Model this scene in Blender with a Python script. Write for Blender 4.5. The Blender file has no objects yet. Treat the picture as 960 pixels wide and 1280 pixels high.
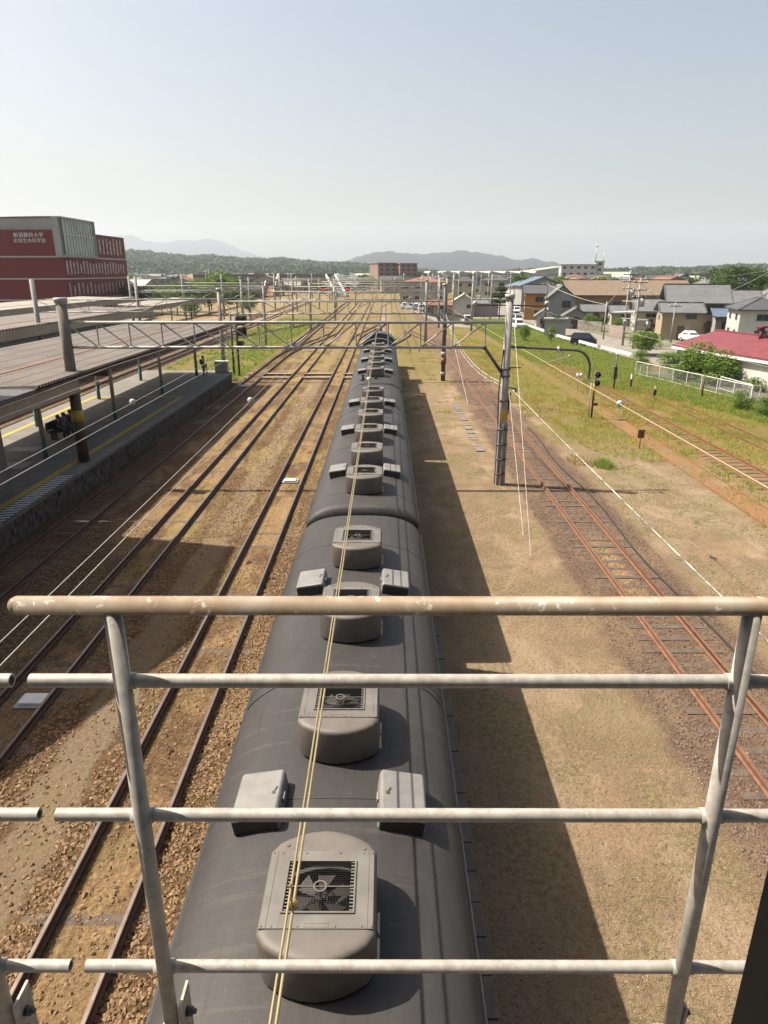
import bpy, bmesh, math, random
import numpy as np
from mathutils import Vector, Matrix, noise
R = math.radians
rnd = random.Random(7)
nr = np.random.default_rng(11)
scene = bpy.context.scene
COL = scene.collection

# ------------------------------------------------------------------ camera, sky, sun
CAM = Vector((0, 0, 9.4)); F = 859.0; TH = R(19.25); YAW = R(0.13)
cd = bpy.data.cameras.new('camera'); cam = bpy.data.objects.new('camera', cd); COL.objects.link(cam)
cam.location = CAM; cam.rotation_euler = (R(90) - TH, 0, YAW)
cd.sensor_fit = 'VERTICAL'; cd.sensor_height = 24; cd.lens = 24 * F / 1280; cd.clip_end = 30000; cd.clip_start = 0.05
scene.camera = cam
SUN = Vector((-0.68, 0.16, 1.0)).normalized()
w = bpy.data.worlds.new('World'); scene.world = w; w.use_nodes = True
wn = w.node_tree.nodes; wl = w.node_tree.links
sky = wn.new('ShaderNodeTexSky'); sky.sky_type = 'NISHITA'; sky.sun_disc = False
sky.sun_elevation = math.asin(SUN.z); sky.sun_rotation = math.atan2(SUN.x, SUN.y)
sky.air_density = 1.0; sky.dust_density = 4.6; sky.ozone_density = 1.0; sky.altitude = 20
bg = wn['Background']; bg.inputs[1].default_value = 0.08
wb = wn.new('ShaderNodeMix'); wb.data_type = 'RGBA'; wb.blend_type = 'MULTIPLY'; wb.inputs[0].default_value = 1; wb.inputs[7].default_value = (1.10, 1.03, .93, 1)
wl.new(sky.outputs[0], wb.inputs[6]); wl.new(wb.outputs[2], bg.inputs[0])
sd = bpy.data.lights.new('sun', 'SUN'); sd.energy = 4.9; sd.angle = R(0.53); sd.color = (1, .92, .79)
sun = bpy.data.objects.new('sun', sd); COL.objects.link(sun)
sun.rotation_euler = SUN.to_track_quat('Z', 'Y').to_euler()
vs = scene.view_settings
vs.view_transform = 'Standard'; vs.look = 'None'; vs.gamma = 1; vs.use_curve_mapping = False
vs.exposure = 1.1
cy = scene.cycles
cy.max_bounces = 5; cy.diffuse_bounces = 1; cy.glossy_bounces = 2; cy.transmission_bounces = 3
cy.volume_bounces = 0; cy.transparent_max_bounces = 6; cy.use_denoising = True
cy.caustics_reflective = False; cy.caustics_refractive = False

ct, st = math.cos(TH), math.sin(TH)
def ray(px, py):                      # direction of a sight line, world axes, z along the lens = 1
    u = (px - 480) / F; v = (py - 640) / F
    d = Vector((u, ct - v * st, -st - v * ct))
    return Matrix.Rotation(YAW, 3, 'Z') @ d
def G(px, py, z=0.0):                 # point of the level z seen there
    d = ray(px, py); t = (z - CAM.z) / d.z
    return CAM + d * t
def AY(px, py, y):                    # point at distance y
    d = ray(px, py); return CAM + d * (y / d.y)

# ------------------------------------------------------------------ node shorthand
class V:
    def __init__(s, nt, sock): s.nt = nt; s.s = sock
    def _m(s, op, *a, clamp=False):
        n = s.nt.nodes.new('ShaderNodeMath'); n.operation = op; n.use_clamp = clamp
        for i, x in enumerate((s,) + a):
            if isinstance(x, V): s.nt.links.new(x.s, n.inputs[i])
            else: n.inputs[i].default_value = x
        return V(s.nt, n.outputs[0])
    def __add__(s, o): return s._m('ADD', o)
    def __sub__(s, o): return s._m('SUBTRACT', o)
    def __mul__(s, o): return s._m('MULTIPLY', o)
    def __radd__(s, o): return s._m('ADD', o)
    def __rmul__(s, o): return s._m('MULTIPLY', o)
    def inv(s): return s._m('MULTIPLY_ADD', -1.0, 1.0)
    def step(s, a, b):
        n = s.nt.nodes.new('ShaderNodeMapRange'); n.interpolation_type = 'SMOOTHSTEP'
        s.nt.links.new(s.s, n.inputs[0]); n.inputs[1].default_value = a; n.inputs[2].default_value = b
        return V(s.nt, n.outputs[0])
    def band(s, a, b, e=.15): return s.step(a - e, a + e) * s.step(b - e, b + e).inv()
    def clamp(s): return s._m('ADD', 0.0, clamp=True)

def new_mat(name):
    m = bpy.data.materials.new(name); m.use_nodes = True
    nt = m.node_tree; return m, nt, nt.nodes['Principled BSDF']
def objco(nt):
    n = nt.nodes.new('ShaderNodeTexCoord'); return n.outputs['Object']
def geopos(nt):
    n = nt.nodes.new('ShaderNodeNewGeometry'); return n.outputs['Position']
def noise_(nt, co, scale, detail=4, rough=.55, dist=0, sc=None):
    if sc:
        mp = nt.nodes.new('ShaderNodeMapping'); mp.inputs['Scale'].default_value = sc
        nt.links.new(co, mp.inputs[0]); co = mp.outputs[0]
    n = nt.nodes.new('ShaderNodeTexNoise'); nt.links.new(co, n.inputs['Vector'])
    n.inputs['Scale'].default_value = scale; n.inputs['Detail'].default_value = detail
    n.inputs['Roughness'].default_value = rough; n.inputs['Distortion'].default_value = dist
    return V(nt, n.outputs[0])
def mix(nt, f, a, b):
    n = nt.nodes.new('ShaderNodeMix'); n.data_type = 'RGBA'
    for i, x in ((0, f), (6, a), (7, b)):
        if isinstance(x, V): nt.links.new(x.s, n.inputs[i])
        elif hasattr(x, 'links'): nt.links.new(x, n.inputs[i])
        elif i == 0: n.inputs[0].default_value = x
        else: n.inputs[i].default_value = (*x, 1)
    return n.outputs[2]
def bump(nt, b, h, strength=.5, dist=.02):
    n = nt.nodes.new('ShaderNodeBump'); n.inputs['Strength'].default_value = strength; n.inputs['Distance'].default_value = dist
    nt.links.new(h.s if isinstance(h, V) else h, n.inputs['Height']); nt.links.new(n.outputs[0], b.inputs['Normal'])
MATS = {}
def K(c): return tuple(x * .82 for x in c)
def M(name, c1, c2=None, scale=3.0, rough=.7, metal=0.0, bstr=.0, bdist=.01, spots=None, spot_scale=8, sc=None, detail=5, spec=.5):
    """two-tone noisy surface; spots = third colour in blotches"""
    if name in MATS: return MATS[name]
    c1 = K(c1); c2 = K(c2) if c2 else None; spots = K(spots) if spots else None
    m, nt, b = new_mat(name); co = geopos(nt) if sc is None else objco(nt)
    c2 = c2 or tuple(x * .72 for x in c1)
    f = noise_(nt, co, scale, detail, .6, 0, sc).step(.32, .68)
    col = mix(nt, f, c1, c2)
    if spots:
        g = noise_(nt, co, spot_scale, 6, .65, .6).step(.58, .68)
        col = mix(nt, g, col, spots)
    nt.links.new(col, b.inputs['Base Color'])
    b.inputs['Roughness'].default_value = rough; b.inputs['Metallic'].default_value = metal
    b.inputs['Specular IOR Level'].default_value = spec
    if bstr: bump(nt, b, noise_(nt, co, scale * 6, 4), bstr, bdist)
    MATS[name] = m; return m

# ------------------------------------------------------------------ mesh shorthand
ORG = {}
class MB:
    def __init__(s): s.v = []; s.f = []; s.sm = []
    def add(s, vs, fs, smooth=False):
        o = len(s.v); s.v += [tuple(x) for x in vs]; s.f += [tuple(i + o for i in f) for f in fs]; s.sm += [smooth] * len(fs); return s
    def box(s, x0, x1, y0, y1, z0, z1):
        return s.add([(x0,y0,z0),(x1,y0,z0),(x1,y1,z0),(x0,y1,z0),(x0,y0,z1),(x1,y0,z1),(x1,y1,z1),(x0,y1,z1)],
                     [(0,3,2,1),(4,5,6,7),(0,1,5,4),(1,2,6,5),(2,3,7,6),(3,0,4,7)])
    def tube(s, p, q, r, r2=None, n=10, cap=True, smooth=True):
        p = Vector(p); q = Vector(q); r2 = r if r2 is None else r2
        d = (q - p).normalized(); a = d.orthogonal().normalized(); b = d.cross(a)
        vs = []
        for c, rr in ((p, r), (q, r2)):
            for i in range(n):
                t = 2 * math.pi * i / n; vs.append(c + (a * math.cos(t) + b * math.sin(t)) * rr)
        s.add(vs, [(i, (i+1) % n, n + (i+1) % n, n + i) for i in range(n)], smooth)
        if cap: 
            o = len(s.v) - 2 * n
            s.f += [tuple(o + i for i in reversed(range(n))), tuple(o + n + i for i in range(n))]; s.sm += [False, False]
        return s
    def path(s, pts, r, n=8):
        pts = [Vector(p) for p in pts]
        a = None; vs = []
        for k, p in enumerate(pts):
            d = (pts[min(k+1, len(pts)-1)] - pts[max(k-1, 0)]).normalized()
            a = d.orthogonal().normalized() if a is None else (a - d * a.dot(d)).normalized()
            b = d.cross(a)
            for i in range(n):
                t = 2 * math.pi * i / n; vs.append(p + (a * math.cos(t) + b * math.sin(t)) * r)
        fs = [(k*n+i, k*n+(i+1) % n, (k+1)*n+(i+1) % n, (k+1)*n+i) for k in range(len(pts)-1) for i in range(n)]
        s.add(vs, fs, True); return s
    def bar(s, p, q, w, h, up=(0, 0, 1)):
        p = Vector(p); q = Vector(q); d = (q - p).normalized(); a = d.cross(Vector(up))
        if a.length < 1e-4: a = d.cross(Vector((0, 1, 0)))
        a.normalize(); b = a.cross(d); a *= w / 2; b *= h / 2
        vs = [p-a-b, p+a-b, p+a+b, p-a+b, q-a-b, q+a-b, q+a+b, q-a+b]
        return s.add(vs, [(0,3,2,1),(4,5,6,7),(0,1,5,4),(1,2,6,5),(2,3,7,6),(3,0,4,7)])
    def loft(s, rings, closed=True, cap=True, smooth=False):
        n = len(rings[0]); vs = [p for r in rings for p in r]; fs = []
        m = n if closed else n - 1
        for k in range(len(rings) - 1):
            for i in range(m): fs.append((k*n+i, k*n+(i+1) % n, (k+1)*n+(i+1) % n, (k+1)*n+i))
        s.add(vs, fs, smooth)
        if cap:
            o = len(s.v) - len(vs)
            s.f += [tuple(o + i for i in reversed(range(n))), tuple(o + len(vs) - n + i for i in range(n))]; s.sm += [False, False]
        return s
    def prism(s, pts, z0, z1):
        return s.loft([[(x, y, z0) for x, y in pts], [(x, y, z1) for x, y in pts]])
    def ball(s, c, r, n=10, m=6, sz=1):
        rings = []
        for k in range(1, m):
            t = math.pi * k / m
            rings.append([(c[0] + r*math.sin(t)*math.cos(2*math.pi*i/n), c[1] + r*math.sin(t)*math.sin(2*math.pi*i/n), c[2] - sz*r*math.cos(t)) for i in range(n)])
        return s.loft(rings, smooth=True)
    def obj(s, name, mat, parent=None, local=False, bevel=0):
        me = bpy.data.meshes.new(name)
        off = Vector((0, 0, 0)) if (local or parent is None) else ORG[parent.name]
        vs = s.v if not off.length else [(x - off.x, y - off.y, z - off.z) for x, y, z in s.v]
        me.from_pydata(vs, [], s.f); 
        me.polygons.foreach_set('use_smooth', s.sm)
        bm = bmesh.new(); bm.from_mesh(me); bmesh.ops.recalc_face_normals(bm, faces=bm.faces); bm.to_mesh(me); bm.free()
        me.materials.append(mat)
        return link(name, me, parent, bevel)
def link(name, me, parent=None, bevel=0):
    o = bpy.data.objects.new(name, me); COL.objects.link(o)
    if parent is not None: o.parent = parent; ORG[o.name] = ORG[parent.name]
    else: ORG[o.name] = Vector((0, 0, 0))
    if bevel:
        md = o.modifiers.new('bevel', 'BEVEL'); md.width = bevel; md.segments = 2; md.limit_method = 'ANGLE'
    return o
def tag(o, label=None, cat=None, group=None, kind=None):
    if label: o['label'] = label
    if cat: o['category'] = cat
    if group: o['group'] = group
    if kind: o['kind'] = kind
    return o
def thing(name, label, cat, loc=(0, 0, 0), rz=0, group=None):
    o = bpy.data.objects.new(name, None); COL.objects.link(o); o.location = loc; o.rotation_euler = (0, 0, rz); o.empty_display_size = .3
    ORG[o.name] = Vector(loc); return tag(o, label, cat, group)
def dup(root, loc, rz=None, label=None, group=None, scale=None, name=None):
    r = root.copy(); COL.objects.link(r); r.name = name or root.name; r.location = loc
    if rz is not None: r.rotation_euler = (0, 0, rz)
    if scale is not None: r.scale = scale if hasattr(scale, '__len__') else (scale,) * 3
    if label: r['label'] = label
    if group: r['group'] = group
    for ch in KIDS(root):
        c = ch.copy(); COL.objects.link(c); c.parent = r
        for g in KIDS(ch):
            d = g.copy(); COL.objects.link(d); d.parent = c
    return r
_kids = {}
def KIDS(o):
    if o.name not in _kids: _kids[o.name] = [x for x in COL.objects if x.parent == o]
    return _kids[o.name]
def npmesh(name, verts, k, mat, parent=None, smooth=False):
    """verts (n*k,3): n separate k-gons"""
    n = len(verts) // k; me = bpy.data.meshes.new(name)
    me.vertices.add(len(verts)); me.vertices.foreach_set('co', verts.astype(np.float32).ravel())
    me.loops.add(n * k); me.loops.foreach_set('vertex_index', np.arange(n * k, dtype=np.int32))
    me.polygons.add(n); me.polygons.foreach_set('loop_start', np.arange(0, n * k, k, dtype=np.int32))
    me.update(calc_edges=True); me.materials.append(mat)
    return link(name, me, parent)

# ------------------------------------------------------------------ materials
STEEL = M('galvanised steel', (.45, .445, .42), (.34, .335, .32), 9, .55, .1, .1, .002)
STEELD = M('weathered dark steel', (.12, .115, .11), (.07, .068, .066), 6, .6, .2)
RAILP = M('weathered pipe', (.48, .445, .40), (.34, .315, .28), 26, .62, .15, .15, .0015, spots=(.52, .50, .47), spot_scale=60)
RUSTP = M('top pipe with rust stain', (.225, .15, .085), (.31, .27, .215), 7, .6, .1, .15, .0015, spots=(.56, .54, .5), spot_scale=34)
CONC = M('concrete', (.42, .395, .36), (.31, .29, .265), 2.5, .85, 0, .3, .004)
CONCD = M('old concrete', (.26, .235, .2), (.17, .15, .125), 2.0, .9, 0, .4, .006)
ROOFT = None
BLACK = M('black paint', (.02, .02, .022), (.035, .033, .032), 5, .5)
WHITE = M('white paint', (.78, .78, .76), (.66, .66, .63), 3, .5)
YELLOW = M('yellow paint', (.62, .42, .05), (.5, .33, .05), 5, .6)
GLASS = M('window glass', (.05, .06, .07), (.03, .035, .04), .8, .12)
WIRE = M('copper wire', (.42, .34, .2), (.34, .27, .16), 5, .45, .5)
WIREW = M('pale wire', (.62, .60, .52), (.5, .48, .42), 5, .45, .2)
RUST = M('rusty steel', (.27, .11, .05), (.17, .075, .04), 7, .75, .1, .2, .002)
RUSTO = M('orange rusty rail', (.235, .112, .058), (.15, .075, .045), 5, .75, .1, .2, .002)
RAILT = M('polished rail head', (.32, .28, .25), (.25, .2, .17), 5, .35, .7)
RAILB = M('brown rail', (.17, .095, .07), (.12, .07, .055), 6, .6, .3, .2, .002)
SLEEP = M('sleeper timber', (.135, .098, .074), (.085, .062, .048), 4, .9, 0, .5, .006)

# ------------------------------------------------------------------ ground
def ground_mat():
    m, nt, b = new_mat('ground'); co = geopos(nt)
    sp = nt.nodes.new('ShaderNodeSeparateXYZ'); nt.links.new(co, sp.inputs[0])
    X0, Y = V(nt, sp.outputs[0]), V(nt, sp.outputs[1])
    big = noise_(nt, co, .13, 5); med = noise_(nt, co, .9, 5); fine = noise_(nt, co, 9, 6, .7); vf = noise_(nt, co, 34, 4, .7)
    med2 = noise_(nt, co, .55, 6, .65, .4, (1, .45, 1))
    X = X0 + (med - .5) * .9 + (fine - .5) * .25
    vo = nt.nodes.new('ShaderNodeTexVoronoi'); nt.links.new(co, vo.inputs['Vector']); vo.inputs['Scale'].default_value = 13
    vcol = nt.nodes.new('ShaderNodeSeparateColor'); nt.links.new(vo.outputs['Color'], vcol.inputs[0]); vr = V(nt, vcol.outputs[0])
    # base: sandy dirt
    dirt = mix(nt, med.step(.35, .7), (.30, .225, .15), (.2, .148, .1))
    dirt = mix(nt, med2.step(.5, .62) * .6, dirt, (.185, .14, .10))
    dirt = mix(nt, fine.step(.45, .75), dirt, (.165, .125, .085))
    dirt = mix(nt, vf.step(.54, .66) * .8, dirt, (.42, .34, .24))
    sf = noise_(nt, co, 55, 3, .7); dirt = mix(nt, sf.step(.53, .63) * .8, dirt, (.085, .062, .042)); dirt = mix(nt, noise_(nt, co, 22, 3, .6).step(.60, .68) * .7, dirt, (.12, .085, .058)); dirt = mix(nt, noise_(nt, co, .33, 5, .7).step(.52, .64) * .45, dirt, (.30, .2, .13))
    dirt = mix(nt, noise_(nt, co, .42, 6, .7, .5, (1, .5, 1)).step(.5, .6) * .6, dirt, (.36, .285, .205))
    dirt = mix(nt, noise_(nt, co, .25, 6, .7, .8).step(.54, .62) * .5, dirt, (.16, .145, .075))
    # dry-grass tint on the strip right of the train and worn path
    dg = mix(nt, fine.step(.42, .6), (.27, .215, .125), (.13, .115, .06))
    dirt = mix(nt, med2.step(.46, .62) * X.band(1.2, 7, .5) * .8, dirt, dg)
    # ballast
    bl = mix(nt, vr, (.17, .105, .058), (.07, .044, .026)); bl = mix(nt, fine.step(.5, .75), bl, (.12, .08, .05))
    bl = mix(nt, med2.step(.5, .66) * .6, bl, (.3, .225, .14))
    bd = mix(nt, vr, (.175, .12, .088), (.085, .06, .046)); bd = mix(nt, fine.step(.52, .75), bd, (.24, .165, .115)); bd = mix(nt, med2.step(.48, .62) * .55, bd, (.25, .18, .12))
    col = dirt
    col = mix(nt, X.band(-14, -1.2, .3) * med2.step(.26, .4).inv().clamp().inv(), col, bl)
    pth = (X.band(-6.75, -5.75, .1)) * med2.step(.58, .7).inv()
    col = mix(nt, pth * .9, col, mix(nt, fine.step(.35, .7), (.235, .185, .13), (.165, .13, .09)))
    col = mix(nt, X.band(6.0, 9.7, .35) * .95, col, bd)
    # straw between rails
    straw = mix(nt, fine.step(.35, .65), (.44, .305, .165), (.2, .13, .07))
    straw = mix(nt, med2.step(.52, .62) * .6, straw, (.16, .11, .065))
    straw = mix(nt, med.step(.6, .68) * .6, straw, (.16, .17, .05))
    for a, c in ((-4.95, -4.0), (-8.8, -7.85), (-9.7, -9.0)):
        col = mix(nt, X0.band(a, c, .08) * med2.step(.42, .58) * .85, col, straw)
    col = mix(nt, X0.band(7.5, 8.1, .2) * Y.band(19, 24, 1.5) * .8, col, straw)
    gmask = noise_(nt, co, .5, 6, .7, .5, (1.6, .35, 1)).step(.5, .6)
    col = mix(nt, X.band(-10, -1.5, .5) * Y.band(16, 400, 14) * gmask * .55, col, mix(nt, fine.step(.4, .6), (.26, .23, .08), (.34, .26, .12)))
    # grass country
    gy = mix(nt, med.step(.35, .65), (.17, .14, .045), (.12, .125, .035)); gy = mix(nt, fine.step(.45, .7), gy, (.2, .125, .05))
    gg = mix(nt, med.step(.35, .65), (.11, .15, .035), (.17, .19, .05)); gg = mix(nt, fine.step(.5, .7) * .6, gy, gg)
    dry = mix(nt, fine.step(.42, .58), (.29, .235, .17), (.13, .115, .06)); dry = mix(nt, noise_(nt, co, .7, 6, .75, .6).step(.48, .58) * .6, dry, (.36, .285, .21)); dry = mix(nt, noise_(nt, co, .45, 6, .75, .4).step(.53, .62) * .55, dry, (.17, .19, .06))
    gX = X + (big - .5) * 6; gY = Y + (big - .5) * 14
    col = mix(nt, gX.step(9.6, 11) * med2.step(.4, .6) * .75, col, dry)
    col = mix(nt, gX.step(9.4, 10.6) * gY.step(33, 42) * .9, col, gy)
    col = mix(nt, gX.step(15.9, 17) * gY.step(22, 30) * .8, col, gy)
    col = mix(nt, X.band(14.9, 16.1, .2) * gY.step(60, 45) * med2.step(.66, .5) * .9, col, mix(nt, fine.step(.35, .65), mix(nt, med2.step(.4, .6), (.33, .185, .08), (.25, .165, .1)), (.2, .12, .07)))
    col = mix(nt, X0.band(16.4, 19.6, .4) * med.step(.4, .55) * gY.step(60, 45) * .7, col, mix(nt, fine.step(.4, .6), (.2, .13, .09), (.33, .2, .1)))
    col = mix(nt, gX.step(22.5, 24.5) * .95, col, gg)
    col = mix(nt, X.band(1.2, 6, .6) * gY.step(58, 72) * .8, col, gy)
    col = mix(nt, X.band(-13.5, -1.5, .6) * gY.step(64, 80) * med2.step(.40, .56) * .75, col, mix(nt, fine.step(.4, .6), (.25, .17, .09), (.16, .16, .05)))
    col = mix(nt, X.band(-23, -13.4, .4) * gY.step(60, 64) * .9, col, mix(nt, med.step(.4, .6), gy, gg))
    col = mix(nt, X.band(-60, -23, .4) * gY.step(150, 115) * .9, col, mix(nt, med.step(.4, .6), bd, bl))
    col = mix(nt, X.band(-60, 14, .4) * gY.step(150, 175) * .6, col, mix(nt, fine.step(.4, .6), gy, (.26, .2, .14)))
    # town
    tw = mix(nt, med.step(.5, .55), (.2, .19, .17), (.1, .14, .04))
    col = mix(nt, (gX.step(29, 33)), col, tw)
    col = mix(nt, X0.step(-56, -60), col, tw)
    col = mix(nt, gY.step(500, 620), col, mix(nt, big.step(.4, .6), (.10, .14, .045), (.19, .18, .14)))
    ml = nt.nodes.new('ShaderNodeMix'); ml.data_type = 'RGBA'; ml.blend_type = 'MULTIPLY'; ml.inputs[0].default_value = 1; nt.links.new(col, ml.inputs[6]); ml.inputs[7].default_value = (.90, .85, .785, 1); col = ml.outputs[2]
    nt.links.new(col, b.inputs['Base Color']); b.inputs['Roughness'].default_value = .95; b.inputs['Specular IOR Level'].default_value = .15
    h = V(nt, vo.outputs['Distance']) * -.5 * X.band(-14, 10, 1) + fine * 1.0 + vf * .9 + med * 1.3
    bump(nt, b, h, .9, .05)
    return m
gm = MB(); gm.add([(-16000, -3000, 0), (16000, -3000, 0), (16000, 26000, 0), (-16000, 26000, 0)], [(0, 1, 2, 3)])
tag(gm.obj('ground', ground_mat()), kind='structure')

def poly(name, pts, z, mat, kind='structure'):
    m = MB(); m.add([(p[0], p[1], z) for p in pts], [tuple(range(len(pts)))]); return tag(m.obj(name, mat), kind=kind)
ASPH = M('asphalt', (.15, .14, .13), (.1, .095, .09), 1.2, .9, 0, .2, .004)
ASPHL = M('pale dusty asphalt', (.27, .24, .2), (.2, .18, .15), .8, .9, 0, .2, .004)
poly('road', [G(*p) for p in ((640, 409), (694, 424.5), (748, 438), (795, 449), (850, 462), (880, 456), (840, 434), (775, 424), (715, 411), (655, 398))], .008, ASPHL)
poly('lane', [G(*p) for p in ((806, 465), (936, 497), (960, 508), (1010, 512), (1010, 492), (905, 478), (855, 463))], .016, ASPH)
poly('yard', [G(*p) for p in ((505, 385), (560, 408), (655, 414), (690, 400), (640, 380), (560, 374))], .012, ASPHL)

# ------------------------------------------------------------------ tracks
def rail_profile(x):
    return [(x-.062, .045), (x+.062, .045), (x+.062, .058), (x+.012, .075), (x+.012, .155), (x+.034, .168), (x+.034, .198), (x-.034, .198), (x-.034, .168), (x-.012, .155), (x-.012, .075), (x-.062, .058)]
sleeper_me = None
def track(X, y0, y1, label, rmat, zoff=0.0, sl=(0, 0), head=True, sdz=-.005):
    global sleeper_me
    t = thing('railway_track', label, 'track', (X, y0, 0))
    for sx in (-1, 1):
        m = MB(); pr = rail_profile(X + sx * .5675)
        m.loft([[(x, y, z + zoff) for x, z in pr] for y in (y0, y1)])
        r = m.obj('rail', rmat, t)
        if head:
            h = MB(); xx = X + sx * .5675; h.box(xx - .026, xx + .026, y0, y1, .198 + zoff, .202 + zoff); h.obj('rail_head', RAILT, r)
    if sleeper_me is None:
        m = MB(); m.box(-1.05, 1.05, -.1, .1, -.05, .06); sleeper_me = m.obj('sleeper', SLEEP, t, local=True, bevel=.012); smesh = sleeper_me.data
        s0 = sleeper_me; s0.location = (0, .3, -.5)
    y = y0 + .3; k = 0
    rest = MB()
    while y < min(y1, 140):
        if sl[0] <= y <= sl[1] and k < 99:
            o = bpy.data.objects.new('sleeper', sleeper_me.data); COL.objects.link(o); o.parent = t
            o.location = (rnd.uniform(-.04, .04), y - y0, zoff + sdz + rnd.uniform(-.02, .008)); o.rotation_euler = (0, 0, rnd.uniform(-.015, .015)); k += 1
        elif sl[1] > 0 and y < 110 and y > sl[1]: rest.box(X - 1.05, X + 1.05, y - .1, y + .1, -.04, .05 + zoff + sdz)
        y += .66
    if rest.v: tag(rest.obj('sleeper', SLEEP, t), kind='stuff')
    return t
track(-.57, -6, 300, 'track beneath the dark roofed train', RAILB, 0, (0, 0))
track(-4.49, 1, 300, 'brown railed track next left of the train, dry straw between its rails', RAILB, 0, (3, 60), True, -.06)
track(-8.32, 1, 260, 'straw covered track between the platform track and the track left of the train', RAILB, -.01, (8, 60), True, -.05)
track(-12.15, 3, 240, 'shaded track directly below the stone platform wall', RAILB, -.01, (12, 70), True, -.04)
track(7.83, 3, 300, 'orange rusty railed track to the right of the large concrete pole', RUSTO, 0, (7, 66), False, -.042)
track(18.0, 12, 200, 'rusty track half lost in weeds with bare sleepers at the right edge', RUST, -.03, (14, 60), False)
track(21.7, 16, 200, 'overgrown track nearest the white mesh fence', RUST, -.09, (0, 0), False)
track(15.47, 12, 120, 'buried track whose rails border the orange soil strip', RUST, -.165, (0, 0), False)
track(-24.6, 40, 260, 'track along the far side of the near platform', RAILB, 0, (60, 110))
track(-28.2, 40, 260, 'second track beyond the near platform, beside the middle platform', RAILB, 0, (60, 110))
track(-41.5, 60, 260, 'track between the middle and the farthest platform', RAILB, 0, (0, 0))
track(3.6, 88, 300, 'far siding that begins right of the train head', RAILB, 0, (0, 0))
# curved lead rails in the station throat
def lead(pts, label):
    t = thing('railway_track', label, 'track', pts[0])
    for s in (-.5675, .5675):
        m = MB(); rings = []
        for k, p in enumerate(pts):
            p = Vector(p); d = (Vector(pts[min(k+1, len(pts)-1)]) - Vector(pts[max(k-1, 0)])).normalized(); nx = Vector((d.y, -d.x, 0))
            rings.append([p + nx * (s + a) + Vector((0, 0, z)) for a, z in ((-.05, .04), (.05, .04), (.035, .2), (-.035, .2))])
        m.loft(rings); m.obj('rail', RAILB, t)
def curve(x0, y0, x1, y1, n=14):
    return [(x0 + (x1 - x0) * (3*t*t - 2*t*t*t), y0 + (y1 - y0) * t, 0) for t in [i / n for i in range(n + 1)]]
lead(curve(-24.6, 90, -12.15, 150), 'curving crossover from behind the near platform into the throat')
lead(curve(-12.15, 80, -8.32, 118), 'short crossover leaving the platform track')
lead(curve(-.57, 84, 3.6, 116), 'turnout curving right beyond the train head')
lead(curve(7.83, 86, 3.6, 124), 'turnout curving left from the orange rusty track')
lead(curve(-4.49, 100, -.57, 140), 'crossover between the train track and its left neighbour')

# ballast stones
def stones(name, rects, per, size, mat, seed, flat=.6):
    g = np.random.default_rng(seed); P = []; S = []
    for (x0, x1, y0, y1, dens) in rects:
        n = int((x1 - x0) * (y1 - y0) * dens * per)
        u = g.random(n); P.append(np.stack([g.uniform(x0, x1, n), y0 + (y1 - y0) * u ** 1.5, np.zeros(n)], 1))
    P = np.concatenate(P); n = len(P)
    base = np.array([(1,0,0),(0,1,0),(-1,0,0),(0,-1,0),(0,0,1),(0,0,-1)], float)
    tri = np.array([(0,1,4),(1,2,4),(2,3,4),(3,0,4),(1,0,5),(2,1,5),(3,2,5),(0,3,5)])
    sc = g.uniform(.6, 1.3, (n, 1, 1)) * size
    v = base[None] * (1 + g.uniform(-.35, .35, (n, 6, 1))) * np.stack([g.uniform(.7, 1.2, n), g.uniform(.7, 1.2, n), g.uniform(.4, .8, n) * flat / .6], 1)[:, None]
    v += g.uniform(-.25, .25, v.shape)
    a = g.uniform(0, 6.28, n); c, s_ = np.cos(a)[:, None], np.sin(a)[:, None]
    v = v * sc
    x, y = v[..., 0] * c - v[..., 1] * s_, v[..., 0] * s_ + v[..., 1] * c
    v = np.stack([x, y, v[..., 2]], -1) + P[:, None]; v[..., 2] += size * .25
    allv = v[:, tri].reshape(-1, 3)
    return tag(npmesh(name, allv, 3, mat), kind='stuff')
def stonemat(name, a, b, c):
    m, nt, bs = new_mat(name)
    a = K(a); b = K(b); c = K(c)
    n = nt.nodes.new('ShaderNodeNewGeometry'); r = V(nt, n.outputs['Random Per Island'])
    f = noise_(nt, n.outputs['Position'], 15, 2)
    col = mix(nt, f.step(.3, .7), a, b); col = mix(nt, f.step(.6, .7), col, c)
    nt.links.new(col, bs.inputs['Base Color']); bs.inputs['Roughness'].default_value = .9; return m
SA = stonemat('brown ballast', (.30, .185, .09), (.15, .092, .05), (.42, .31, .18))
SB = stonemat('dark ballast', (.2, .135, .10), (.10, .072, .056), (.34, .25, .18))
SC = stonemat('pale pebble', (.42, .34, .25), (.25, .19, .13), (.55, .48, .4))
stones('ballast', [(-4.05 + .15, -1.9, 3, 22, 1), (-7.7, -6.8, 3, 24, .8), (-5.7, -5.15, 3, 24, .8), (-6.8, -5.7, 3, 24, .12), (-4.9, -4.05, 3, 22, .18), (-11.5, -9.0, 6, 26, .6), (-8.7, -7.9, 6, 22, .2), (-3.9, -1.9, 22, 50, .3), (-7.4, -5.2, 24, 55, .2)], 270, .040, SA, 1)
stones('ballast', [(6.1, 7.2, 6, 34, .8), (7.3, 8.35, 6, 34, .55), (8.45, 9.6, 6, 34, .8), (6.3, 9.4, 34, 60, .2)], 200, .031, SB, 2)
stones('gravel', [(1.1, 6.1, 3, 28, 1), (9.6, 14.5, 12, 40, .5)], 40, .014, SC, 3)
stones('gravel', [(1.1, 6.1, 3, 28, 1), (9.6, 14.5, 12, 40, .5)], 30, .018, SB, 33)

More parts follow.
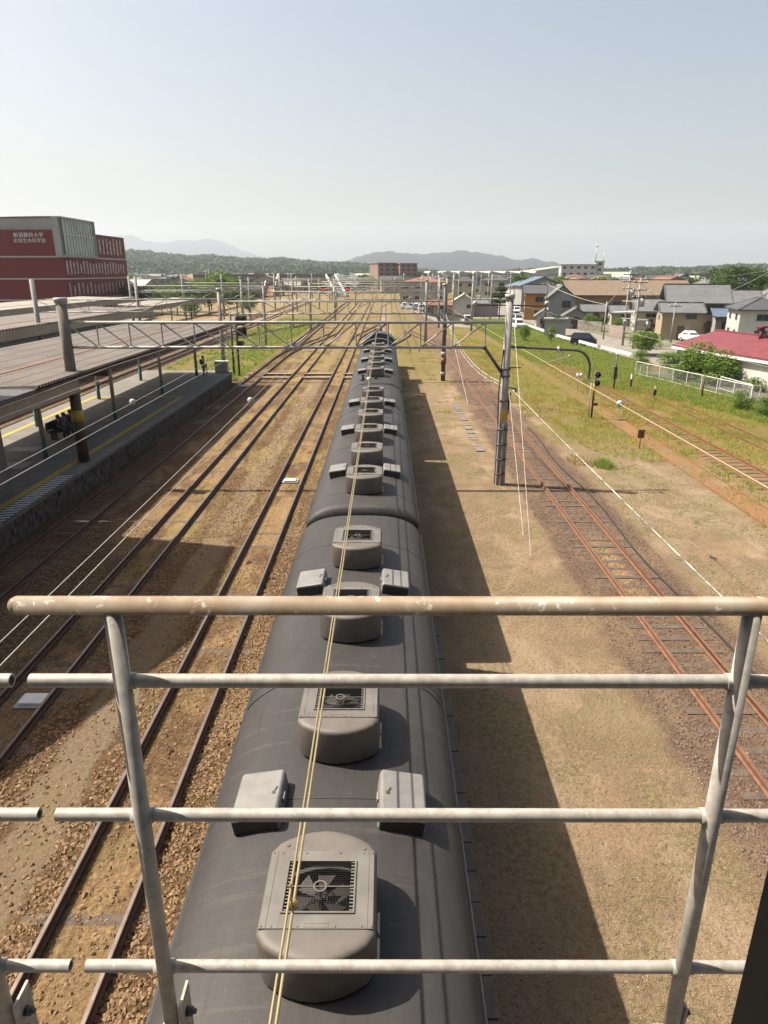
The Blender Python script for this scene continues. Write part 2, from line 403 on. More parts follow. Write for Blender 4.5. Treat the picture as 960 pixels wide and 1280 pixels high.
# straw and grasses
def blades(name, pts, h, wdt, mat, lean=.5, per=4, seed=5, flat=False):
    g = np.random.default_rng(seed); P = np.repeat(np.asarray(pts, float), per, 0); n = len(P)
    P[:, :2] += g.normal(0, .06 if not flat else .2, (n, 2)); a = g.uniform(0, 6.28, n); L = h * g.uniform(.5, 1.35, n)
    d = np.stack([np.cos(a), np.sin(a)], 1); b = np.stack([-d[:, 1], d[:, 0]], 1)
    wd = wdt * g.uniform(.6, 1.4, n); ln = (g.uniform(.1, 1, n) * lean)[:, None]
    if flat:
        z = g.uniform(.004, .02, n)
        v = np.stack([np.c_[P[:, :2] - b * wd[:, None], P[:, 2] + z], np.c_[P[:, :2] + b * wd[:, None], P[:, 2] + z], np.c_[P[:, :2] + d * L[:, None], P[:, 2] + z + L * .12]], 1)
    else:
        top = P[:, :2] + d * L[:, None] * ln
        v = np.stack([np.c_[P[:, :2] - b * wd[:, None], P[:, 2]], np.c_[P[:, :2] + b * wd[:, None], P[:, 2]], np.c_[top, P[:, 2] + L]], 1)
    return tag(npmesh(name, v.reshape(-1, 3), 3, mat), kind='stuff')
def leafmat(name, a, b, c=None, sc=1.2, tr=.25):
    m, nt, bs = new_mat(name); co = geopos(nt); a = K(a); b = K(b); c = K(c) if c else None
    f = noise_(nt, co, sc, 4, .6)
    col = mix(nt, f.step(.35, .65), a, b)
    if c: col = mix(nt, noise_(nt, co, sc * 5, 2).step(.55, .65), col, c)
    nt.links.new(col, bs.inputs['Base Color']); bs.inputs['Roughness'].default_value = .7; bs.inputs['Specular IOR Level'].default_value = .2
    if tr:
        t = nt.nodes.new('ShaderNodeBsdfTranslucent'); nt.links.new(col, t.inputs[0]); mx = nt.nodes.new('ShaderNodeMixShader'); mx.inputs[0].default_value = tr
        nt.links.new(bs.outputs[0], mx.inputs[1]); nt.links.new(t.outputs[0], mx.inputs[2]); nt.links.new(mx.outputs[0], nt.nodes['Material Output'].inputs[0])
    return m
LG = leafmat('green grass', (.21, .32, .055), (.30, .38, .085), (.40, .42, .12), 1.2, .55)
LY = leafmat('yellow grass', (.50, .43, .11), (.36, .42, .08), (.50, .36, .11), .3, .55)
LO = leafmat('orange dock weed', (.44, .26, .10), (.40, .31, .10), (.34, .31, .09), .3, .5)
LS = leafmat('straw', (.40, .30, .18), (.3, .215, .125), (.48, .38, .25), 3)
def field(x0, x1, y0, y1, n, test, seed):
    g = random.Random(seed); out = []
    for _ in range(n):
        x = g.uniform(x0, x1); y = y0 + (y1 - y0) * g.random() ** 1.25
        if test(x, y, noise.noise(Vector((x * .16, y * .09, seed))), noise.noise(Vector((x * .6, y * .5, 9)))): out.append((x, y, 0))
    return out
def free(x): return not any(abs(x - t) < .75 for t in (7.83,)) and not 6.4 < x < 9.3
A1 = G(794, 468); A2 = G(938, 503)
def fence_x(y): return A1.x + (A2.x - A1.x) * (y - A1.y) / (A2.y - A1.y)
gr = field(16, 33, 20, 150, 36000, lambda x, y, a, b: x > fence_x(y) - 5.2 + a * 4.5 and x < (fence_x(y) + 1.2 if y < 70 else 27.5) and (y > 50 or x > 20.5 + b*2), 1)
blades('grass', gr, .27, .022, LG, .8, 6, 21)
gr = field(9.6, 27, 26, 160, 52000, lambda x, y, a, b: y > 38 - a * 18 + (14 - min(x, 14)) * 2.4 and x < fence_x(y) - 2 and not 14.9 < x < 16.05 and b > -.35, 2)
blades('grass', gr, .15, .016, LY, .8, 4, 22)
gr = field(9.6, 22, 34, 120, 16000, lambda x, y, a, b: y > 40 - a * 14 and x < fence_x(y) - 3.5 and not 14.9 < x < 16.05 and a + b > .12, 3)
blades('weeds', gr, .17, .016, LO, .7, 4, 23)
gr = field(14.6, 16.6, 14, 60, 2600, lambda x, y, a, b: b + rnd.gauss(0, .2) > .2, 41); blades('grass', gr, .12, .012, LY, .7, 5, 42)
gr = field(16.2, 26, 20, 60, 3500, lambda x, y, a, b: b + a > .0 and not 17.3 < x < 18.7, 4)
blades('grass', gr, .25, .02, LY, .7, 5, 24)
gr = field(-22.8, -13.6, 63, 150, 7000, lambda x, y, a, b: b + a > -.3, 5); blades('grass', gr, .32, .03, LG, .6, 4, 25)
gr = field(1.3, 6, 48, 110, 3500, lambda x, y, a, b: a + b > .05 and (y > 60 or b > .3), 6); blades('grass', gr, .12, .03, LY, .6, 4, 26)
gr = field(2.4, 5.0, 24, 44, 3600, lambda x, y, a, b: b + rnd.gauss(0, .15) > .22, 7); blades('grass', gr, .035, .012, LG, .6, 4, 27)
gr = field(-10, -1.8, 20, 100, 7000, lambda x, y, a, b: a + b + rnd.gauss(0, .15) > .42, 61); blades('grass', gr, .09, .014, LY, .8, 4, 62)
gr = field(-9.6, -3.9, 14, 70, 5200, lambda x, y, a, b: (-8.7 < x < -7.9 or (-4.9 < x < -4.1 and b > .45) or -7.0 < x < -6.7 or -5.6 < x < -5.2) and b > .3, 8); blades('grass', gr, .07, .014, LG, .7, 4, 28)
gr = field(-9.8, -4.0, 3, 64, 16000, lambda x, y, a, b: (-8.8 < x < -7.85 or -5 < x < -4.0 or -9.9 < x < -9.1) and b > -.3, 9); blades('straw', gr, .08, .003, LS, .8, 6, 29, True)
gr = field(1.2, 6.3, 2.5, 36, 12000, lambda x, y, a, b: b > -.4, 10); blades('straw', gr, .11, .0032, LS, .8, 3, 30, True)
gr = field(9.6, 15, 12, 46, 5000, lambda x, y, a, b: a + b + rnd.gauss(0, .2) > .25, 52); blades('grass', gr, .07, .01, LG, .8, 4, 53)
gr = field(9.6, 15, 10, 42, 9000, lambda x, y, a, b: b > -.2, 12); blades('straw', gr, .14, .005, LS, .8, 3, 31, True)
c = G(755, 583); gr = [(c.x + nr.normal(0, .22), c.y + nr.normal(0, .3), 0) for _ in range(220)]
b_ = blades('grass_clump', gr, .34, .014, LG, .8, 5, 32); b_['kind'] = ''; del b_['kind']; tag(b_, 'bright green grass clump alone on bare dirt right of the orange rusty rails', 'grass clump')
for k, (px, py) in enumerate(((888, 640), (700, 492), (862, 655), (700, 1010), (905, 460))): pass

# ------------------------------------------------------------------ train
def roofmat():
    m, nt, b = new_mat('train roof'); co = geopos(nt)
    a = noise_(nt, co, 1.1, 6, .65, .4, (1, .35, 1)); f = noise_(nt, co, 9, 5, .7)
    col = mix(nt, a.step(.35, .65), (.029, .0275, .0275), (.040, .037, .0355))
    col = mix(nt, f.step(.6, .72) * .5, col, (.066, .058, .052))
    st_ = noise_(nt, co, 2.3, 5, .7, 1.2).step(.62, .7) * .35
    col = mix(nt, st_, col, (.075, .055, .045))
    nt.links.new(col, b.inputs['Base Color']); r = f * .2 + .5; nt.links.new(r.s, b.inputs['Roughness']); b.inputs['Specular IOR Level'].default_value = .35
    dr = noise_(nt, co, 3.5, 6, .75, .2, (.18, 2.4, .25)).step(.54, .66) * .55
    col2 = mix(nt, dr, col, (.066, .054, .047)); col2 = mix(nt, noise_(nt, co, 4.5, 5, .7, .3, (3, .3, 1)).step(.55, .68) * .5, col2, (.022, .02, .02)); sp_ = noise_(nt, co, 60, 2, .5).step(.72, .76) * .35; col2 = mix(nt, sp_, col2, (.2, .185, .165))
    nt.links.new(col2, b.inputs['Base Color'])
    bump(nt, b, f + a * 2, .35, .01); return m
ROOF = roofmat()
ACM = M('air conditioner cover', (.142, .124, .107), (.108, .094, .082), 3, .6, 0, .1, .002, spots=(.125, .105, .09), spot_scale=5)
ACP = M('air conditioner panel', (.215, .2, .178), (.168, .154, .137), 4, .45, .3, .08, .002)
VENTM = M('vent hood grey', (.235, .228, .213), (.19, .183, .172), 4, .5, .1, .08, .002)
BODY = M('train body brown', (.09, .045, .03), (.07, .036, .026), 2, .4)
CREAM = M('train cream band', (.5, .42, .28), (.42, .35, .23), 2, .4)
TX = -.57
def profile(y, s=1.0, dz=0.0):
    pts = [(-1.385, 1.0), (-1.385, 3.5)]
    for i in range(1, 15):
        x = -1.385 * math.cos(math.pi / 2 * i / 14); pts.append((x, 3.5 + .52 * (1 - abs(x / 1.386) ** 3.0) ** (1 / 1.7)))
    pts[-1] = (0, 4.02)
    pts = pts + [(-x, z) for x, z in reversed(pts[:-1])]
    return [(TX + x * s, y, z - dz if z > 3 else z) for x, z in pts]
ac_proto = {}
def ac_unit(car, yc):
    o0 = ORG[car.name]
    if not ac_proto:
        W, L, BU = .475, .66, .2
        def outl(k=0.0):
            w_, l_ = W - k, L - k; o_ = []
            for t in [i / 12 for i in range(13)]:
                x = w_ * math.cos(math.pi * t); f = abs(x) / w_
                y = l_ - BU * (x / w_) ** 2 - (.05 * max(0, f - .86) / .14)
                o_.append((x, y))
            o_ += [(-w_, 0)] + [(x, -y) for x, y in reversed(o_)] + [(w_, 0)]
            return o_
        out = outl()
        def ring(z, k): return [(x, y, z) for x, y in outl(k)]
        m = MB(); m.loft([ring(.0, .004), ring(.02, 0), ring(.385, 0), ring(.40, .002), ring(.418, .012), ring(.43, .03), ring(.436, .06), ring(.437, .1)], cap=False, smooth=True)
        tr_ = ring(.437, .1); m.add(tr_[0:13], [tuple(range(13))]); m.add(tr_[14:27], [tuple(range(13))])
        for sx in (-.2, .2):
            for sy in (-.52, .52): m.tube((sx, sy, .42), (sx, sy, .438), .03, n=8)
        m.tube((-.33, .46, .42), (-.33, .46, .445), .02, n=6); m.tube((.36, .42, .42), (.36, .42, .445), .016, n=6)
        for z, k in ((.12, 1.004), (.125, 1.004)): pass
        ac = m.obj('air_conditioner', ACM, car, local=True)
        b = MB(); b.loft([[(x * .93, y * .93, z) for x, y in out] for z in (-.07, 0)]); b.obj('gap_shade', BLACK, ac, local=True)  # black slab stands for the shaded gap under the unit
        p = MB()
        z0, z1 = .38, .447
        # panel with a square opening
        ox0, ox1, oy0, oy1 = -.30, .30, -.255, .275
        p.box(-.455, ox0, -.385, .385, z0, z1); p.box(ox1, .455, -.385, .385, z0, z1); p.box(ox0, ox1, -.385, oy0, z0, z1); p.box(ox0, ox1, oy1, .385, z0, z1)
        for x in (-.44, -.36, .36, .44, -.15, .15): 
            for y in (-.365, .365): p.tube((x, y, z1), (x, y, z1 + .006), .011, n=6)
        for x in (-.405, .405): p.box(x - .003, x + .003, -.38, .38, z1, z1 + .004)
        for y in (-.335, -.365): p.box(-.1, .1, y - .008, y + .008, z1, z1 + .003)
        p.obj('top_panel', ACP, ac, local=True, bevel=.004)
        f = MB(); f.box(ox0, ox1, oy0, oy1, .18, .22); f.obj('fan_well', BLACK, ac, local=True)
        f = MB()
        for a in range(6):
            t = a * math.pi / 3
            c, s_ = math.cos(t), math.sin(t); c2, s2 = math.cos(t + .7), math.sin(t + .7)
            f.add([(.05*c, .05*s_, .345), (.24*c, .24*s_, .36), (.24*c2, .24*s2, .32), (.05*c2, .05*s2, .325)], [(0, 1, 2, 3)])
        f.tube((0, 0, .3), (0, 0, .37), .05, n=14); f.obj('fan', M('fan blades', (.028, .025, .022), (.02, .018, .016), 4, .6), ac, local=True)
        f = MB(); d = .014
        for x0, x1, y0, y1 in ((ox0, ox0+d, oy0, oy1), (ox1-d, ox1, oy0, oy1), (ox0+d, ox1-d, oy0, oy0+d), (ox0+d, ox1-d, oy1-d, oy1)): f.box(x0, x1, y0, y1, .40, .462)
        for i in range(15):
            y = oy0 + .03 + i * .034
            f.box(ox0 + d, ox0 + .045, y, y + .012, .44, .45); f.box(ox1 - .045, ox1 - d, y, y + .012, .44, .45)
        f.obj('fan_frame', ACP, ac, local=True)
        f = MB()
        q = MB(); q.box(ox0 + .02, ox1 - .02, .006, .016, .438, .448)
        N = 20
        for i in range(N):
            t0, t1 = 2*math.pi*i/N, 2*math.pi*(i+1)/N
            q.bar((.052*math.cos(t0), .01 + .052*math.sin(t0), .447), (.052*math.cos(t1), .01 + .052*math.sin(t1), .447), .014, .012)
        q.obj('guard_ring', ACM, ac, local=True)
        for i in range(1, 26):
            x = ox0 + .6 * i / 26; f.box(x - .0008, x + .0008, oy0 + d, oy1 - d, .432, .4345)
            y = oy0 + .53 * i / 26; f.box(ox0 + d, ox1 - d, y - .0008, y + .0008, .4348, .437)
        f.obj('fan_guard', M('fan guard', (.02, .018, .016), (.016, .014, .012), 4, .7), ac, local=True)
        ac_proto['a'] = ac
    else:
        src = ac_proto['a']; ac = src.copy(); COL.objects.link(ac); ac.parent = car
        for ch in KIDS(src): c = ch.copy(); COL.objects.link(c); c.parent = ac
    ac.location = (TX - o0.x + .02, yc - o0.y, 4.05 - o0.z)
def vent(car, x, yc, sgn):
    o0 = ORG[car.name]; key = 'v%d' % sgn
    if key not in ac_proto:
        m = MB(); rings = []
        for y in (-.34, -.3, .3, .34):
            k = .96 if abs(y) > .32 else 1; rings.append([(.25*k, y, -.06), (.25*k, y, .11), (.225*k, y, .145*k), (-.225*k, y, .145*k), (-.25*k, y, .11), (-.25*k, y, -.06)])
        m.loft(rings, smooth=False)
        m.box(.246 if sgn < 0 else -.275, .275 if sgn < 0 else -.246, -.06, .06, .02, .08)
        v = m.obj('roof_vent', VENTM, car, local=True, bevel=.012)
        b = MB(); b.box(-.225, .225, -.352, -.338, -.05, .11); b.box(-.24, .24, -.33, .33, -.12, -.06); b.obj('vent_mouth', BLACK, v, local=True)
        b = MB(); b.tube((.17 * -sgn, -.02, .14), (.17 * -sgn, -.02, .155), .022, n=8); b.bar((.17*-sgn, -.02, .152), (.17*-sgn + .03, .06, .152), .012, .01); b.obj('latch', STEELD, v, local=True)
        ac_proto[key] = v
    else:
        src = ac_proto[key]; v = src.copy(); COL.objects.link(v); v.parent = car
        for ch in KIDS(src): c = ch.copy(); COL.objects.link(c); c.parent = v
    v.location = (TX - o0.x + x, yc + .12 - o0.y, 4.02 - o0.z); v.rotation_euler = (0, R(9) * (1 if x > 0 else -1), 0)
def passenger_car(y0, y1, label, acs, vents, small=()):
    c = thing('passenger_car', label, 'train carriage', (TX, (y0 + y1) / 2, .2), group='carriages of the dark roofed train')
    m = MB(); m.loft([[p for p in profile(y) if p[2] <= 3.5 + 1e-6] for y in (y0 + .04, y1 - .04)]); 
    m.obj('body', BODY, c)
    rf = MB(); rings = []
    for y, dz, s in ((y0, .9, .975), (y0 + .005, .45, .985), (y0 + .05, .16, .992), (y0 + .13, .04, .998), (y0 + .28, 0, 1)): rings.append((y, dz, s))
    rings += [(y0 + y1 - y, dz, s) for y, dz, s in reversed(rings)]
    rr = []
    for y, dz, s in rings:
        pr = [p for p in profile(y, s * 1.004) if p[2] >= 3.5 - 1e-6]
        rr.append([(x, yy, max(3.5 + (z - 3.5) * (1 - dz), 3.48)) for x, yy, z in pr])
    rf.loft(rr, smooth=True); roof = rf.obj('roof', ROOF, c)
    sm_ = MB(); y = y0 + 1.1
    while y < y1 - .6:
        pr = [(x, yy, z + .002) for x, yy, z in profile(y, 1.004) if z >= 3.55]; sm_ = MB(); sm_.path(pr, .0045, 5); sm_.obj('roof_seam', ROOF, roof); y += 2.45
    cb = MB(); pr = [(x, yy + .1 * math.sin(x * 4), z + .012) for x, yy, z in profile(y1 - 7.1, 1.004) if z >= 3.6]; cb.path(pr, .007, 5); cb.obj('roof_cable', BLACK, roof)
    g = MB()
    for sx in (-1, 1): g.box(TX + sx*1.40 - .018, TX + sx*1.40 + .018, y0 + .2, y1 - .2, 3.5, 3.53)
    g.obj('rain_gutter', BLACK, c)
    bd = MB()
    for sx in (-1, 1): x = TX + sx * 1.388; bd.box(min(x, x + sx*.004), max(x, x + sx*.004), y0 + 1.4, y1 - 1.4, 2.0, 2.95)
    bd.obj('cream_band', CREAM, c)
    wm = MB(); wm.box(-.006, .006, -.8, .8, -.36, .36)
    first = None
    for sx in (-1, 1):
        for k in range(8):
            y = y0 + 3.0 + k * 2.0
            if first is None: first = wm.obj('window', GLASS, c, local=True); o = first
            else: o = first.copy(); COL.objects.link(o); o.parent = c
            o.location = (sx * 1.396, y - (y0 + y1) / 2, 2.27)
        d = MB(); 
        for y in (y0 + 1.0, y1 - 1.0): d = MB(); d.box(TX + sx*1.392 - .01, TX + sx*1.392 + .01, y - .38, y + .38, 1.05, 3.0); d.obj('door', BODY, c)
    e = MB(); e.box(TX - .45, TX + .45, y1 - .04, y1 + .49, 1.1, 3.2); e.obj('gangway_bellows', BLACK, c)
    bg_ = MB()
    for yy in (y0 + 3.2, y1 - 3.2):
        bg_.box(TX - 1.0, TX + 1.0, yy - 1.5, yy + 1.5, .5, .85)
    bg_.box(TX - 1.1, TX + 1.1, y0 + 6, y1 - 6, .45, 1.0); bg_.obj('underframe', BLACK, c)
    for yy in (y0 + 2.2, y0 + 4.2, y1 - 4.2, y1 - 2.2):
        for sx in (-1, 1):
            wh = MB(); wh.tube((TX + sx * .5, yy, .63), (TX + sx * .62, yy, .63), .43, n=20); wh.obj('wheel', STEELD, c)
    for y in acs: ac_unit(c, y)
    for y in vents: vent(c, -.76, y, -1); vent(c, .74, y, 1)
    for x, y in small:
        s_ = MB(); s_.box(TX + x - .13, TX + x + .13, y - .1, y + .1, 3.95, 4.03); s_.tube((TX + x, y, 4.0), (TX + x, y, 4.25), .07, .05, n=8); s_.box(TX + x - .1, TX + x + .1, y - .05, y + .05, 4.25, 4.29); s_.obj('roof_ventilator', BLACK, c)
    return c
J1, J2, J3 = 15.35, 35.3, 56.2
passenger_car(-4.9, J1, 'nearest carriage under the footbridge railing, dark roof with large air conditioners', [12.65 - 2.74 * k for k in range(6)], [11.28, 5.8, .35])
passenger_car(J1 + .5, J2, 'middle carriage between the first and second roof joints, six air conditioners', [17.35 + 2.7 * k for k in range(6)], [18.75, 24.15, 29.6])
passenger_car(J2 + .5, J3, 'third carriage, farthest of the three, two small black ventilators at its near end', [38.2 + 2.72 * k for k in range(6)], [39.6, 45.0, 50.4], [(-.62, 36.6), (.05, 36.9)])
# steam locomotive at the head
lo = thing('steam_locomotive', 'black steam locomotive with arched cab roof at the head of the train', 'locomotive', (TX, 66, .2))
m = MB(); m.box(TX - 1.35, TX + 1.35, J3 + .3, J3 + 5.6, 1.0, 3.1); m.obj('tender', BLACK, lo)
m = MB(); m.box(TX - 1.0, TX + 1.0, J3 + .9, J3 + 5.2, 3.1, 3.5); m.obj('coal_load', M('coal', (.02, .02, .02), (.035, .035, .035), 8, .6, 0, .6, .03), lo)
m = MB(); m.box(TX - 1.38, TX + 1.38, J3 + 5.9, J3 + 8.4, 1.0, 3.3); m.obj('cab', BLACK, lo)
def arch(y, r=0.0): return [(TX + 1.45 * math.cos(t) * (1 - r), y, 3.35 + (1.0 - r) * math.sin(t)) for t in [math.pi * i / 14 for i in range(15)]]
m = MB(); m.loft([arch(J3 + .35, .35), arch(J3 + .36, 0), arch(J3 + 1.1, 0)]); m.obj('end_arch', M('dark roof arch', (.055, .055, .06), (.04, .04, .045), 3, .5), lo)
m = MB(); m.loft([arch(J3 + 5.8), arch(J3 + 8.6)]); m.obj('cab_roof', M('cab roof grey', (.07, .07, .073), (.05, .05, .053), 3, .5), lo)
GS = M('grey boiler', (.34, .34, .35), (.25, .25, .26), 3, .45, .2)
m = MB(); m.tube((TX, J3 + 8.5, 2.6), (TX, J3 + 16.2, 2.6), .85, n=24); m.obj('boiler', GS, lo)
m = MB(); m.tube((TX, J3 + 16.2, 2.6), (TX, J3 + 17.6, 2.6), .88, n=24); m.obj('smokebox', BLACK, lo)
for yy, r, h in ((J3 + 15.9, .24, 4.15), (J3 + 13.2, .34, 3.95), (J3 + 11.0, .3, 3.9)):
    m = MB(); m.tube((TX, yy, 3.3), (TX, yy, h), r, r * .9, n=14); m.obj('chimney' if r < .3 else 'dome', BLACK, lo)
m = MB()
for s in (-1, 1): m.box(TX + s * .9 - .02 - .3, TX + s * .9 + .3, J3 + 8.6, J3 + 17.5, 1.5, 1.56)
m.obj('running_board', BLACK, lo)
for s in (-1, 1):
    m = MB(); m.bar((TX + s * 1.2, J3 + 15.2, 2.7), (TX + s * 1.2, J3 + 17.4, 2.7), .03, 1.6); m.obj('smoke_deflector', BLACK, lo)
    for yy in (J3 + 9.5, J3 + 11.4, J3 + 13.3): m = MB(); m.tube((TX + s * .5, yy, 1.05), (TX + s * .62, yy, 1.05), .85, n=20); m.obj('wheel', BLACK, lo)
    for yy in (J3 + 1.6, J3 + 4.2, J3 + 15.5): m = MB(); m.tube((TX + s * .5, yy, .65), (TX + s * .62, yy, .65), .43, n=16); m.obj('wheel', BLACK, lo)
# low block edging right of the train
bl = MB()
y = 1.6
ed = MB()
while y < 17:
    ed.box(1.1, 1.52, y + .01, y + .59, -.02, .03 + .012 * math.sin(y * 5)); y += .6
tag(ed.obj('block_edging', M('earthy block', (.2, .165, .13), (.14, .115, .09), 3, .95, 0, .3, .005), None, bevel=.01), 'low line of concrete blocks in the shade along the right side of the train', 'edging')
tr = MB(); y = 37.0
while y < 52: tr.box(5.03 + rnd.uniform(-.03, .03), 5.5, y + rnd.uniform(0, .06), y + .48, -.01, .03 + rnd.uniform(0, .04)) if rnd.random() < .88 else None; y += .56
tag(tr.obj('cable_trough', M('trough lid', (.25, .2, .165), (.17, .14, .115), 2, .9, 0, .2, .004), None, bevel=.008), 'row of concrete trough lids in dry grass left of the orange rusty rails', 'cable trough')
# track beacons, crossing boards
def beacon(px, py, label, s=1):
    p = G(px, py, .1); m = MB(); t = thing('track_beacon', label, 'track beacon', p)
    m.box(p.x - .28*s, p.x + .28*s, p.y - .2, p.y + .2, .06, .14); m.obj('cover', WHITE, t, bevel=.02)
    m = MB(); m.box(p.x - .36*s, p.x + .36*s, p.y - .26, p.y + .26, .02, .06); m.obj('base', STEEL, t)
beacon(363, 600, 'white beacon plate between the straw covered rails left of the train')
beacon(42, 874, 'white beacon plate in the shade beside the railing left end')
beacon(302, 482, 'small white beacon plate on the shaded platform track')
cr = MB(); 
for x0, x1 in ((-13.1, -12.8), (-11.45, -8.97), (-7.67, -5.14), (-3.84, -2.1)): cr.box(x0, x1, 64.1, 64.6, .02, .2); cr.box(x0, x1, 66.6, 67.1, .02, .2)
tag(cr.obj('crossing_board', M('pale timber', (.42, .34, .24), (.3, .24, .17), 3, .9)), 'pale timber boards crossing the tracks beyond the platform end', 'crossing board')

# ------------------------------------------------------------------ gantries, poles
def tpole(x, y, z0, z1, r0, r1, parent, mat=CONC, cap=True):
    m = MB(); m.tube((x, y, z0), (x, y, z1), r0, r1, n=16)
    o = m.obj('pole', mat, parent, local=False)
    if cap: c = MB(); c.tube((x, y, z1 - .02), (x, y, z1 + .16), r1 + .06, n=14); c.tube((x, y, z1-.12), (x, y, z1 - .02), r1 + .02, n=14); c.obj('pole_cap', STEEL, parent)
    return o
def truss(parent, x0, x1, y, zt, zb, panel, r, mid=None, low=None):
    mid = mid if mid is not None else (x0 + x1) / 2; lx0, lx1 = low or (x0, x1)
    m = MB(); m.tube((x0, y, zt), (x1, y, zt), r, n=8); m.obj('top_chord', STEEL, parent)
    m = MB(); m.tube((lx0, y, zb), (lx1, y, zb), r, n=8); m.obj('bottom_chord', STEEL, parent)
    web = MB(); n = max(2, round((lx1 - lx0) / panel)); xs = [lx0 + (lx1 - lx0) * i / n for i in range(n + 1)]
    for i, x in enumerate(xs):
        if 0 < i < n + 1: web.tube((x, y, zb), (x, y, zt), r * .5, n=6, cap=False)
        if i < n:
            if (xs[i] + xs[i+1]) / 2 < mid: web.tube((xs[i], y, zt), (xs[i+1], y, zb), r * .55, n=6, cap=False)
            else: web.tube((xs[i], y, zb), (xs[i+1], y, zt), r * .55, n=6, cap=False)
    web.obj('lattice', STEEL, parent)
Y1 = 30.9
g1 = thing('catenary_gantry', 'nearest wire gantry, steel lattice beam from the canopy roof to the large concrete pole', 'wire gantry', (5.3, Y1, 0))
p = tpole(5.34, Y1, 0, 8.35, .21, .155, g1)
m = MB()
for a in range(7):
    t = a * 2 * math.pi / 7 + .2; m.bar((5.34 + .235*math.cos(t), Y1 + .235*math.sin(t), 0), (5.34 + .215*math.cos(t), Y1 + .215*math.sin(t), 2.9), .055, .05, (math.cos(t), math.sin(t), 0))
m.obj('splint', STEEL, g1)
m = MB()
for z in (.5, 1.2, 1.9, 2.6, 3.9, 5.0, 5.3): m.tube((5.34, Y1, z), (5.34, Y1, z + .07), .262 if z < 2.8 else .215, n=16)
m.obj('band', STEELD, g1)
m = MB(); m.box(5.22, 5.5, Y1 - .232, Y1 - .212, 3.05, 3.55); m.obj('number_plate', YELLOW, g1)
m = MB(); m.tube((5.52, Y1 - .05, 3.3), (5.58, Y1 - .05, 4.3), .045, n=8); m.path([(5.1, Y1 - .1, 2.9), (5.05, Y1 - .12, 4.2), (5.18, Y1 - .1, 6.2)], .025); m.obj('cable_riser', BLACK, g1)
tpole(-14.0, Y1, 4.2, 8.2, .235, .22, g1, CONCD, True)
m = MB(); m.tube((-14.0, Y1, 1.1), (-14.0, Y1, 4.2), .25, .235, n=16); m.obj('pole_foot', M('dark olive wrap', (.06, .055, .03), (.12, .09, .03), 4, .7), g1)
m = MB(); m.tube((-14.0, Y1, 3.0), (-14.0, Y1, 3.5), .262, n=16); m.obj('yellow_band', YELLOW, g1)
truss(g1, -14.0, 5.3, Y1, 7.33, 6.27, 1.42, .062, -3.6, (-14.0, 4.35))
m = MB(); m.tube((4.35, Y1, 6.27), (5.25, Y1, 5.05), .07, n=8); m.ball((4.35, Y1, 6.27), .1); m.obj('brace', STEELD, g1)
# bracket arm to the right
m = MB(); pts = [(5.4, Y1, 6.3), (8.3, Y1, 6.16)] + [(8.3 + .75 * math.sin(a), Y1, 6.16 - .12 * 0 - .75 * (1 - math.cos(a))) for a in [R(15*i) for i in range(1, 7)]] + [(9.05, Y1, 4.9)]
m.path(pts, .055); m.obj('bracket_arm', STEELD, g1)
m = MB(); m.tube((7.6, Y1, 6.05), (7.6, Y1, 6.3), .06, n=8); m.tube((7.75, Y1, 5.9), (7.75, Y1, 6.16), .03, n=6); m.tube((8.55, Y1, 4.95), (8.55, Y1, 5.15), .05, n=8); m.tube((8.7, Y1, 4.95), (8.7, Y1, 5.15), .05, n=8); m.obj('insulator', WHITE, g1)
m = MB(); m.bar((5.3, Y1, 8.05), (7.0, Y1, 8.0), .06, .06); m.bar((5.3, Y1, 8.05), (3.9, Y1, 8.05), .05, .05); m.bar((5.4, Y1, 5.4), (6.0, Y1, 5.4), .05, .05); m.bar((5.4, Y1, 4.55), (5.85, Y1, 4.45), .06, .06); m.obj('cross_arm', STEELD, g1)
m = MB(); m.ball((3.85, Y1, 8.12), .12); m.ball((6.95, Y1, 8.12), .12); m.tube((5.85, Y1, 4.3), (5.85, Y1, 4.5), .06, n=8); m.obj('insulator', STEEL, g1)
g2s = [(63.4, -14.7, 5.25, 7.8, -31.0), (95.5, -16.2, 5.4, 7.9, -33.0), (127, -16.5, 9.5, 7.9, -45), (160, -17, 12, 7.9, -45), (195, -18, 12, 7.9, -30), (232, -18, 14, 7.9, -34), (272, -20, 14, 7.9, -40), (315, -20, 16, 7.9, -40)]
GG = []
names = ['wire gantry at the end of the near platform', 'third wire gantry, its left pole in the green weeds', 'fourth wire gantry carrying two red signals on its beam', 'fifth wire gantry back, crossing the station throat', 'sixth wire gantry back, small and hazy', 'seventh wire gantry back, before the far footbridge', 'eighth wire gantry back, behind the seventh', 'farthest wire gantry, level with the far footbridge']
for (yy, xl, xr, zt, xll), nm in zip(g2s, names):
    g = thing('catenary_gantry', nm, 'wire gantry', (xr, yy, 0), group='wire gantries spanning the tracks'); GG.append(g)
    base = 1.1 if yy < 70 else 0
    tpole(xr, yy, 0, 8.3, .2, .15, g, STEELD if yy < 70 else CONC, yy < 100); tpole(xl, yy, base, 7.9, .17, .15, g, CONC, yy < 100)
    tpole(xll, yy, 0, 8.8, .22, .2, g, CONC, False)
    k = 1.0 if yy < 130 else 1.5
    truss(g, xl, xr, yy, 6.95, 5.9, 1.44 * k * 1.3, .05 * (1 + yy / 260), None, (xl, xr - .9))
    truss(g, xll, xl, yy, 7.1, 6.05, 2.2 * k, .045 * (1 + yy / 260))
    m = MB(); m.tube((xr - .9, yy, 5.9), (xr - .02, yy, 4.9), .06, n=6); m.obj('brace', STEELD, g)
